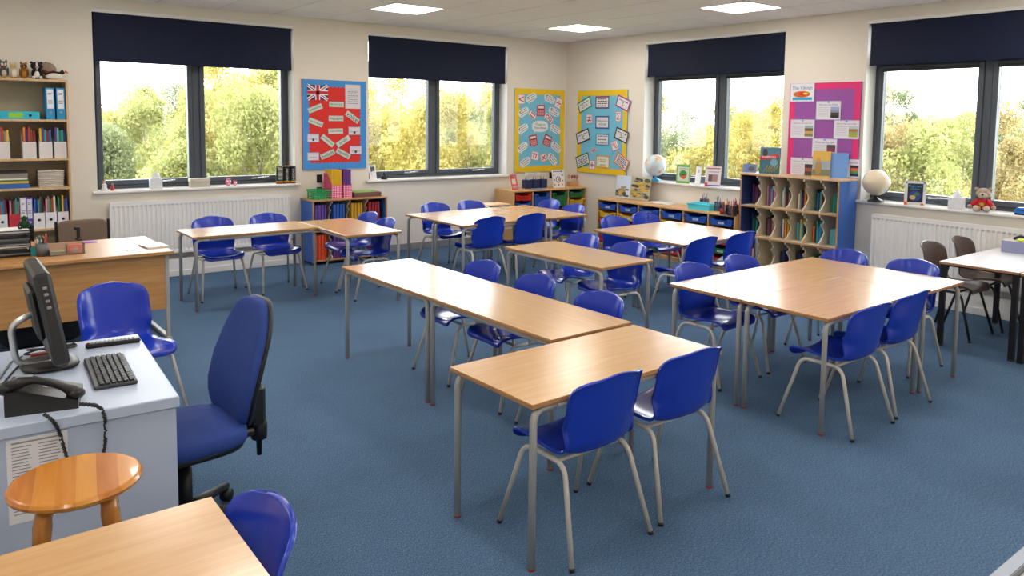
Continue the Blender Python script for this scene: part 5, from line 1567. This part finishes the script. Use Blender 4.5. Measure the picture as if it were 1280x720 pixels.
for px, s, nm in ((285.5, 1., 'larger'), (294, .66, 'smaller')):
    t = thing('owl_ornament', '%s pink owl ornament on the window sill' % nm, 'ornament', wp('A', sx(px), -.02, SILL), 0, 'pink owl ornaments'); t.scale = (s, s, s)
    bd_ = MB().ell((0, 0, .042), (.034, .028, .043), 14, 10).build('body', K('e05a8a', .4), t)
    for q in (-1, 1):
        MB().ell((q * .014, -.024, .055), (.012, .006, .012), 10, 6).build('eye', M_paper, t)
        MB().ell((q * .02, 0, .085), (.009, .008, .012), 8, 6).build('ear', K('c83a70', .4), t)
    MB().ell((0, -.024, .025), (.018, .008, .016), 10, 6).build('belly', K('f0c0d0', .5), t)
def tin(px, label, body, dpt=0.):
    t = thing('paint_tin', label, 'tin', wp('A', sx(px), dpt, SILL), 0, 'tall printed tins on the sill')
    r = .041; h = .215
    MB().lathe([(r, .0), (r, .004), (r * .985, .008), (r * .985, h - .01), (r, h - .006), (r, h), (r * .9, h), (r * .9, h - .006), (.001, h - .006)], 24, cap=False).build('can', K(body, .35), t)
    z = .01
    for c, hh in (('c8281c', .012), ('e8c81c', .008), ('1f8a48', .008)):
        MB().lathe([(r * .99, z), (r * .997, z), (r * .997, z + hh), (r * .99, z + hh)], 24, cap=False).build('stripe', K(c, .4), t); z += hh
    return t, r, h
t, r, h = tin(348.5, 'black printed tin with grey pictures, beside the lettered tin', '2a2c30')
for k in range(6): MB().box(-.024, .024, -r * 1.02, -r * .8, .055 + k * .024, .073 + k * .024, .002).build('printed_panel', K(('9aa4a8', '8a8a5a', 'b8bcc0')[k % 3], .5), t)
MB().box(-.03, .01, -r * 1.02, -r * .75, .195, .207).build('yellow_band', K('d8c040', .5), t)
t, r, h = tin(357, 'black tin with tall white upright lettering on the sill', '1c1c20')
lettering('HISTORY', t, 0.0, -r * 1.03, .115, .15, K('e4e4e6', .5), .04, vert=True)
t, r, h = tin(365, 'black tin with narrow white lettering against the window reveal', '1c1c20', -.0)
lettering('HOOKS', t, 0.0, -r * 1.03, .115, .14, K('d4d4d6', .5), .032, vert=True)
o, r, h = tin(370.5, 'orange printed tin behind the lettered black tins', 'd8901c', -.075)
o.location = wp('A', sx(368) - .0, -.095, SILL); o.location.x = -4.515
# window 2 sill
t = thing('photo_card', 'white card with a small dark photo leaning in the window reveal', 'card', wp('A', WA(467, 220, 0)[0], -.0, SILL), math.radians(8))
M_ = Matrix.Rotation(-math.radians(12), 4, 'X')
MB().box(-.055, .055, 0, .004, 0, .2, .001).rot(0, M_).build('card', M_paper, t)
MB().box(-.03, .035, -.001, 0, .11, .18).rot(0, M_).build('photo', K('50504e', .5), t)
MB().prism([(.004, 0), (.06, 0), (.004, .12)], -.02, .02, 'x').build('strut', M_paper, t)
t = thing('black_ornament', 'small black ornament pot on the sill beside the photo card', 'ornament', wp('A', WA(480.5, 219, 0)[0], -.01, SILL), 0)
MB().lathe([(.04, 0), (.042, .01), (.04, .04), (.03, .055), (.018, .06)], 16).build('body', M_black, t)
MB().lathe([(.022, .06), (.024, .075), (.012, .09), (.012, .1), (.002, .104)], 14).build('stopper', M_black, t)
MB().tube(bend([(.038, 0, .015), (.065, 0, .02), (.065, 0, .045), (.036, 0, .048)], .015), .005, 6).build('handle', M_black, t)
# on the corner tray unit (wall_back)
dz = UD0 + UDP - .12
X = WA(644.5, 229, dz)[0]
t, M_ = stand_book('A', X, dz, UH, .15, .235, .014, 14, 14, 'e0564e', 'red covered book standing open on the corner tray unit', spine='d8d0d0')
art(t, M_, -.045, .04, .09, .17, 'd8e0c0'); artl(t, M_, .02, .2, .02, .016, '58b0d0'); artl(t, M_, .0, .05, .06, .022, 'e8a0a0', -.001); artl(t, M_, .03, .03, .03, .018, '58a0c8', -.0016)
for k, px in enumerate((658.5, 668.5, 678)):
    X = WA(px, 227, .3)[0]
    t = thing('navy_pot', 'navy plastic pen pot, %s from the red book' % ORD[k], 'pen pot', wp('A', X, .3, UH), 0, 'navy pen pots on the corner unit')
    w = .055
    MB().box(-w, w, -.05, -.046, 0, .13, .001).build('wall_panel', K('1c2858', .4), t); MB().box(-w, w, .046, .05, 0, .13, .001).build('wall_panel', K('1c2858', .4), t)
    MB().box(-w, -w + .004, -.046, .046, 0, .13).build('wall_panel', K('1c2858', .4), t); MB().box(w - .004, w, -.046, .046, 0, .13).build('wall_panel', K('1c2858', .4), t)
    MB().box(-w, w, -.05, .05, -.0, .004).build('base', K('1c2858', .4), t)
    pens(X, -.3, UH + .004, .04, .13, 4, ['2f67b5', '22242a', '2f67b5', 'd8d8dc'], 'pen in the navy pots on the corner unit', 'pens in the navy pots', .15)
tag(MB().box(-.13, .13, -.06, .06, 0, .003).build('blue_card', K('4a8ad0', .5), None, wp('A', WA(672, 234, .46)[0], .46, UH)), 'blue card sheet lying in front of the navy pots', 'card')
X = WA(699, 228, dz)[0]
t, M_ = stand_book('A', X, dz, UH, .2, .275, .012, 12, -8, 'e4e0e2', 'white patterned book standing on the corner tray unit', spine='d0ccd0')
artl(t, M_, 0, .125, .045, .05, '3a5aa0'); artl(t, M_, 0, .125, .034, .038, 'e8e4e4', -.0014); artl(t, M_, .012, .125, .02, .024, 'c89a30', -.002)
for k, (x, z, c) in enumerate(((-.07, .25, '2a8a5a'), (.07, .25, '2a6ab0'), (-.075, .19, 'd89a7a'), (.075, .19, '50505a'), (-.075, .12, '4a5a8a'), (.075, .11, 'c86a4a'), (-.07, .045, 'd88a30'), (.07, .045, 'c8a030'), (0, .045, 'a85a7a'))): artl(t, M_, x, z, .014, .014, c)
art(t, M_, -.06, .06, .245, .255, '40424a')
X = WA(716, 226, .3)[0]
t = thing('scissor_block', 'wooden block holding red handled scissors on the corner unit', 'scissor block', wp('A', X, .3, UH), 0)
MB().box(-.085, .085, -.05, .05, 0, .07, .003).build('block', M_maple, t)
for k in range(6):
    x = -.065 + k * .026; y = -.02 if k % 2 else .02
    t = thing('scissors', 'red handled scissors, %s along in the wooden block' % ORD[k], 'scissors', (X + x, -.3 + y, UH + .07), .4 * k, 'scissors in the wooden block')
    b = MB()
    for s in (-1, 1):
        an = [(s * .012 + math.cos(2 * PI * i / 10) * .011, 0, .075 + math.sin(2 * PI * i / 10) * .024) for i in range(11)]
        MB().tube(an, .004, 6).build('handle_loop', K('a81c20', .4), t)
    MB().box(-.006, .006, -.002, .002, 0.0005, .055).build('blade', M_silver, t)
plate('A', 665, 217, .30, .075, M_white, 'long white socket plate above the navy pots')
plate('A', 690, 219, .12, .1, M_black, 'black wall box beside the white patterned book', False, 'wall_box')
# on the long tray unit (wall_right)
def sb(px, py, d): return WB(px, py, d)[0]
d_ = .22
a = sb(765, 247, d_); b = sb(808, 248, d_)
hh_ = WB(786, 221, d_)[1] - VH
t = thing('picture_book', 'large open picture book of a rocky hillside standing on the tray unit', 'book', wp('B', (a + b) / 2, d_, VH), wr('B'))
for s in (-1, 1):
    M_ = Matrix.Rotation(-math.radians(9), 4, 'X') @ Matrix.Rotation(s * math.radians(8), 4, 'Z')
    w = (b - a) / 2
    M_ = Matrix.Translation((0, 0, .012)) @ M_
    x0, x1 = (0, s * w)
    MB().box(x0, x1, 0, .008, 0, hh_, .001).rot(0, M_).build('page', K('c4d2e4' if s < 0 else 'b8b090', .4), t)
    rg = random.Random(3 + s)
    n = 44 if s > 0 else 24
    cl = ['2c3a2c', 'c8a83a', '4a5238', '8a7a58', 'b89838', '3c4034', '9a8c70']
    for k in range(n):
        u = rg.uniform(.12, .9) * w; top = (.9 if s > 0 else .25 + .5 * (1 - u / w)) * hh_
        z = rg.uniform(.1 * hh_, max(.12 * hh_, top)); 
        rx = min(rg.uniform(.03, .08), u * .8, (w - u) * .9); rz = min(rg.uniform(.01, .03), z * .9, hh_ - z - .004)
        MB().ell((s * u, -.0004 - k * .00006, z), (rx, .0006, rz), 10, 4).rot(0, M_).build('picture_patch', K(cl[k % 7], .5), t)
    MB().box(s * .02, s * (w - .02), .008, .012, .0, hh_).rot(0, M_).build('cover', K('8a5a30', .5), t)
p = Zp(826, 254, VH)
t = thing('open_book', 'open book lying flat on the long tray unit', 'book', (p.x, p.y, VH), wr('B') + .15)
for s in (-1, 1):
    v = []; n = 8; b = MB(); b.smooth = True
    for i in range(n + 1):
        u = i / n
        for y in (-.12, .12): v.append((s * u * .2, y, .004 + .022 * math.sin(PI * min(1, u * 1.3)) ** 1 * (1 - u * .5)))
    for i in range(n + 1):
        for y in (-.12, .12): v.append((s * i / n * .2, y, 0.001))
    m = (n + 1) * 2
    b.add(v, [(2 * i, 2 * i + 2, 2 * i + 3, 2 * i + 1) for i in range(n)] + [(m + 2 * i, m + 2 * i + 1, m + 2 * i + 3, m + 2 * i + 2) for i in range(n)] + [(2 * i, m + 2 * i, m + 2 * i + 2, 2 * i + 2) for i in range(n)] + [(2 * i + 1, 2 * i + 3, m + 2 * i + 3, m + 2 * i + 1) for i in range(n)] + [(2 * n, m + 2 * n, m + 2 * n + 1, 2 * n + 1), (0, 1, m + 1, m)])
    b.build('page_block', M_paper, t)
    MB().box(s * .02, s * .205, -.123, .123, 0, .001).build('cover', K('6a5a4a', .5), t)
p = Zp(877, 262, VH)
t = thing('craft_caddy', 'turquoise plastic craft caddy on the long tray unit', 'caddy', (p.x, p.y, VH), wr('B') + .1)
M_cy = mat('turquoise_plastic', '55d4e8', .3)
for s in (-1, 1):
    MB().prism([(-.15, 0), (.15, 0), (.17, .075), (-.17, .075)], s * .075 - .002, s * .075 + .002, 'y').build('side_wall', M_cy, t)
    MB().box(s * .158 - .003, s * .158 + .003, -.075, .075, .0, .075).build('end_wall', M_cy, t)
    MB().box(-.175, .175, s * .082 - .009, s * .082 + .009, .07, .08, .003).build('rim', M_cy, t)
MB().box(-.15, .15, -.075, .075, 0, .004).build('base', M_cy, t)
MB().box(-.1, .1, -.004, .004, .004, .1, .003).build('handle', M_cy, t)
for k, (px, py, c) in enumerate(((889, 259, ['d8d8dc', '2f67b5', '1f7a4a', 'd8d8dc', 'd8d8dc', '8a3a8a']), (897, 264, ['d8d8dc', '2f67b5', 'd8d8dc', 'd8d8dc', 'd8d8dc', '1f7a4a']), (904, 268, ['7a2a2a', 'e8c030', 'd01f2f', '22242a', 'e07aa0', '7a2a2a']), (913, 270, ['7a2a2a', 'd01f2f', '8a3a8a', '22242a', 'e8531c', '1f7a4a']), (921, 268, ['d01f2f', '7a2a2a', '22242a', '2f67b5', 'e8c030', '7a2a2a']))):
    p = Zp(px, py, VH)
    t = thing('clear_pot', 'clear plastic pen tub, %s from the turquoise caddy' % ORD[k], 'pen pot', (min(p.x + .03, -.1), p.y, VH), wr('B'), 'clear pen tubs on the tray unit')
    w = .042; hq = .12
    for s in (-1, 1):
        MB().box(-w, w, s * w - .0015, s * w + .0015, 0, hq).build('wall_panel', M_clear, t)
        MB().box(s * w - .0015, s * w + .0015, -w + .002, w - .002, 0, hq).build('wall_panel', M_clear, t)
    MB().box(-w, w, -w, w, 0, .003).build('base', M_clear, t)
    if k == 2: MB().ell((-.01, -w - .003, .045), (.028, .004, .03), 12, 8).build('red_sticker', K('c01c24', .4), t)
    pens(t.location.x, t.location.y, VH + .004, .05, hq, 12, c, 'pencil in %s clear tub on the tray unit' % ['the first', 'the second', 'the third', 'the fourth', 'the fifth'][k], 'pencils in the clear tubs', .165)
# globes
def globe(wall, X, d, r, label, seam, land, foot, footm2, base_r=.085):
    t = thing('globe', label, 'globe', wp(wall, X, d, SILL), wr(wall))
    m = bpy.data.materials.new('globe_map'); m.use_nodes = True
    n = m.node_tree.nodes; l = m.node_tree.links; b = n['Principled BSDF']; b.inputs['Roughness'].default_value = .25
    tc = n.new('ShaderNodeTexCoord'); no = n.new('ShaderNodeTexNoise'); no.inputs['Scale'].default_value = 7; no.inputs['Detail'].default_value = 5
    cr = n.new('ShaderNodeValToRGB'); e = cr.color_ramp.elements; e[0].position = .5; e[0].color = lin(seam) + (1,); e[1].position = .54; e[1].color = lin(land[0]) + (1,)
    k = e.new(.62); k.color = lin(land[1]) + (1,)
    l.new(tc.outputs['Object'], no.inputs['Vector']); l.new(no.outputs['Fac'], cr.inputs['Fac']); l.new(cr.outputs['Color'], b.inputs['Base Color'])
    zc = .065 + r
    ms_ = foot
    MB().lathe([(base_r, 0), (base_r, .008), (base_r * .8, .022), (.03, .034), (.018, .05), (.016, .07)], 20).build('foot', ms_, t)
    MB().ell((0, 0, zc), (r, r, r), 28, 18).build('sphere', m, t)
    arc = [(math.sin(a) * (r + .008), .0, zc + math.cos(a) * (r + .008)) for a in [.35 + i * (PI - .35) / 12 for i in range(13)]]
    MB().tube(arc, .004, 6).build('meridian_arm', footm2, t)
    return t
globe('B', 2.0, .03, .152, 'pale globe on a bright blue foot on the window sill', 'cfe0ea', ('e0c8a0', 'c88a70'), K('2a9ad8', .3), M_clear)
globe('B', 5.215, .03, .142, 'cream globe on a black foot beside the maps book', 'e2d2b8', ('e8dcc8', 'b8d0d4'), M_black, M_black)
# books on window 3 sill
X = WB(856, 228, .0)[0]
t, M_ = stand_book('B', X - .01, .035, SILL, .19, .255, .012, 6, 22, '6ab84a', 'green animal book standing on the sill beside the globe', spine='e8e8ec')
art(t, M_, -.08, .08, .03, .225, 'dfe4d8'); artl(t, M_, 0, .125, .055, .055, '3a9a48', -.0014); artl(t, M_, .01, .09, .035, .03, 'd86a28', -.002); artl(t, M_, 0, .12, .03, .012, '6a4a2a', -.0026)
tl_(t, M_, 'ANIMALS', 0, .2, .12, '4aa048')
X = WB(869, 229, .0)[0]
t, M_ = stand_book('B', X + .04, .01, SILL, .1, .24, .01, 6, -10, 'e9e9ee', 'white backed book standing half behind the green animal book')
art(t, M_, .0, .02, .16, .2, 'a8a8c0')
X = WB(893, 231, .0)[0]
t, M_ = stand_book('B', X, .045, SILL, .2, .27, .012, 20, 30, 'dcd8da', 'pale book with a small dark picture leaning on the sill', spine='c8c4c8')
art(t, M_, -.06, .06, .065, .16, 'a87a80'); art(t, M_, -.06, -.01, .065, .16, '6a4a50', -.001); art(t, M_, -.09, .09, .235, .25, 'b04a50'); art(t, M_, -.06, .08, .19, .2, '8a8ab0'); art(t, M_, -.1, .1, .0, .018, '6a4aa0'); art(t, M_, -.1, -.065, .0, .045, 'd83040', -.001)
# on the bookshelf
X = WB(934, 214, .25)[0]
t, M_ = stand_book('B', X + .03, .25, GH, .16, .11, .01, 25, 25, '5a7ab8', 'small blue book leaning on the bookshelf top', spine='c8d0e0')
artl(t, M_, .02, .05, .04, .03, '4a4a58')
X = WB(961, 216, .25)[0]
t, M_ = stand_book('B', X, .25, GH, .235, .315, .016, 9, 20, '2a6a78', 'teal adventure book with a red title band standing on the bookshelf', spine='203c48')
art(t, M_, -.115, .115, .2, .314, '4a7a98'); artl(t, M_, -.06, .25, .03, .05, '3a2c2c', -.0014); artl(t, M_, .06, .22, .05, .022, 'b0501c', -.0018); 
M2 = M_ @ Matrix.Translation((0, 0, .195)) @ Matrix.Rotation(math.radians(-7), 4, 'Y')
MB().box(-.115, .09, -.0035, -.0015, -.018, .022).rot(0, M2).build('title_band', K('c8201c', .4), t)
o = tl_(t, M_, 'WARRIORS', -.015, .2, .17, 'e8e8ec', .03); o.location.y -= .004
artl(t, M_, .05, .135, .045, .045, '6a9ab0', -.001)
for k in range(5): MB().tube([(-.06 + k * .028, -.002, .02), (-.015 + k * .03, -.002, .10 - .006 * (k % 2))], .005, 5).rot(0, M_).build('cover_art', K('a89038', .4), t)
X = WB(1028, 219, .2)[0]
t, M_ = stand_book('B', X, .24, GH, .19, .30, .014, 13, 24, 'd8b050', 'yellow book with a stone figure standing on the bookshelf', spine='c8a040')
art(t, M_, -.09, .094, .02, .19, '98a8b0'); art(t, M_, -.09, .094, .02, .09, '7a7c60', -.001); artl(t, M_, -.03, .11, .035, .08, 'a8844a', -.0018); artl(t, M_, -.03, .2, .018, .03, 'b8945a', -.0024)
X = WB(1040, 221, .2)[0]
t, M_ = stand_book('B', X + .03, .14, GH, .2, .285, .012, 13, 24, '6a9ae0', 'light blue book standing behind the yellow book on the bookshelf', spine='e0e4ea')
# window 4 sill
X = WB(1145, 248, .0)[0]
t, M_ = stand_book('B', X, .03, SILL, .2, .25, .02, 5, 22, 'd4d4d8', 'Maps and Globes book with the earth on its black cover', spine='e8e8ec')
art(t, M_, -.07, .075, .03, .225, '12141c'); artl(t, M_, 0, .095, .06, .055, '1c3a8a', -.0014); artl(t, M_, -.02, .08, .03, .024, 'c8a85a', -.002); artl(t, M_, .015, .115, .026, .018, '3a7a4a', -.0026)
tl_(t, M_, 'Maps and', 0, .195, .125, '3aa0d8'); tl_(t, M_, 'Globes', 0, .17, .085, '3aa0d8')
art(t, M_, -.1, -.07, .0, .035, 'e0602a', -.001); art(t, M_, .055, .085, .0, .02, 'c8702a', -.001); art(t, M_, -.09, -.075, .225, .245, '3a6ab0', -.001); art(t, M_, .075, .095, .225, .245, '3a80c0', -.001)
tissue_box('B', WB(1196, 258, 0)[0], .01, 'white cube tissue box beside the seated teddy', .13, .115, 'dfe2e6')
# teddy
t = thing('teddy_bear', 'fawn teddy bear in a red top sitting on the sill', 'soft toy', wp('B', 6.275, .005, SILL), wr('B') + math.radians(18))
mf = mat('teddy_fur', 'a89484', .95, var=.12, scale=90, bump=.5, bscale=350); mf2 = mat('teddy_muzzle', 'c4b4a4', .95, var=.08, scale=90, bump=.4, bscale=350); mr = mat('teddy_top_red', 'c8202c', .85, var=.06, scale=60)
MB().ell((0, 0, .07), (.052, .045, .065), 18, 12).build('red_top', mr, t)
MB().ell((0, -.044, .07), (.02, .006, .018), 12, 6).build('green_patch', K('8ab030', .7), t)
hd = MB().ell((.006, -.012, .175), (.064, .056, .055), 20, 14).build('head', mf, t)
MB().ell((.006, -.05, .16), (.04, .032, .03), 16, 10).build('muzzle', mf2, hd)
MB().ell((.004, -.082, .17), (.012, .008, .009), 10, 6).build('nose', M_black, hd)
for s in (-1, 1):
    MB().ell((.006 + s * .024, -.058, .195), (.005, .004, .005), 8, 6).build('eye', M_black, hd)
    MB().ell((.006 + s * .058, 0, .215), (.02, .012, .02), 12, 8).build('ear', mf, hd)
    MB().tube([(s * .04, -.005, .105), (s * .075, -.03, .075), (s * .09, -.045, .055)], [.022, .02, .016], 10).build('sleeve', mr, t)
    MB().ell((s * .1, -.05, .045), (.022, .022, .022), 12, 8).build('paw', mf, t)
    MB().tube([(s * .025, -.02, .028), (s * .045, -.07, .028)], [.026, .026], 10).build('leg', mf, t)
    MB().ell((s * .047, -.085, .032), (.027, .02, .031), 12, 8).build('foot', mf2, t)
MB().box(.065, .092, -.02, -.018, .145, .185, .001).build('swing_tag', M_paper, t)
# blue hole punch at the frame edge
t = thing('hole_punch', 'bright blue hole punch on the window sill past the teddy', 'hole punch', wp('B', WB(1280, 262, .02)[0], .015, SILL), wr('B'))
MB().box(-.07, .07, -.035, .035, 0, .02, .005).build('base', M_black, t)
MB().prism([(-.075, .018), (.075, .018), (.07, .05), (.03, .075), (-.05, .07), (-.075, .045)], -.032, .032, 'y').build('lever', K('1f7ad8', .3), t)
MB().box(-.05, .05, -.034, -.031, .045, .055).build('slot', M_black, t)
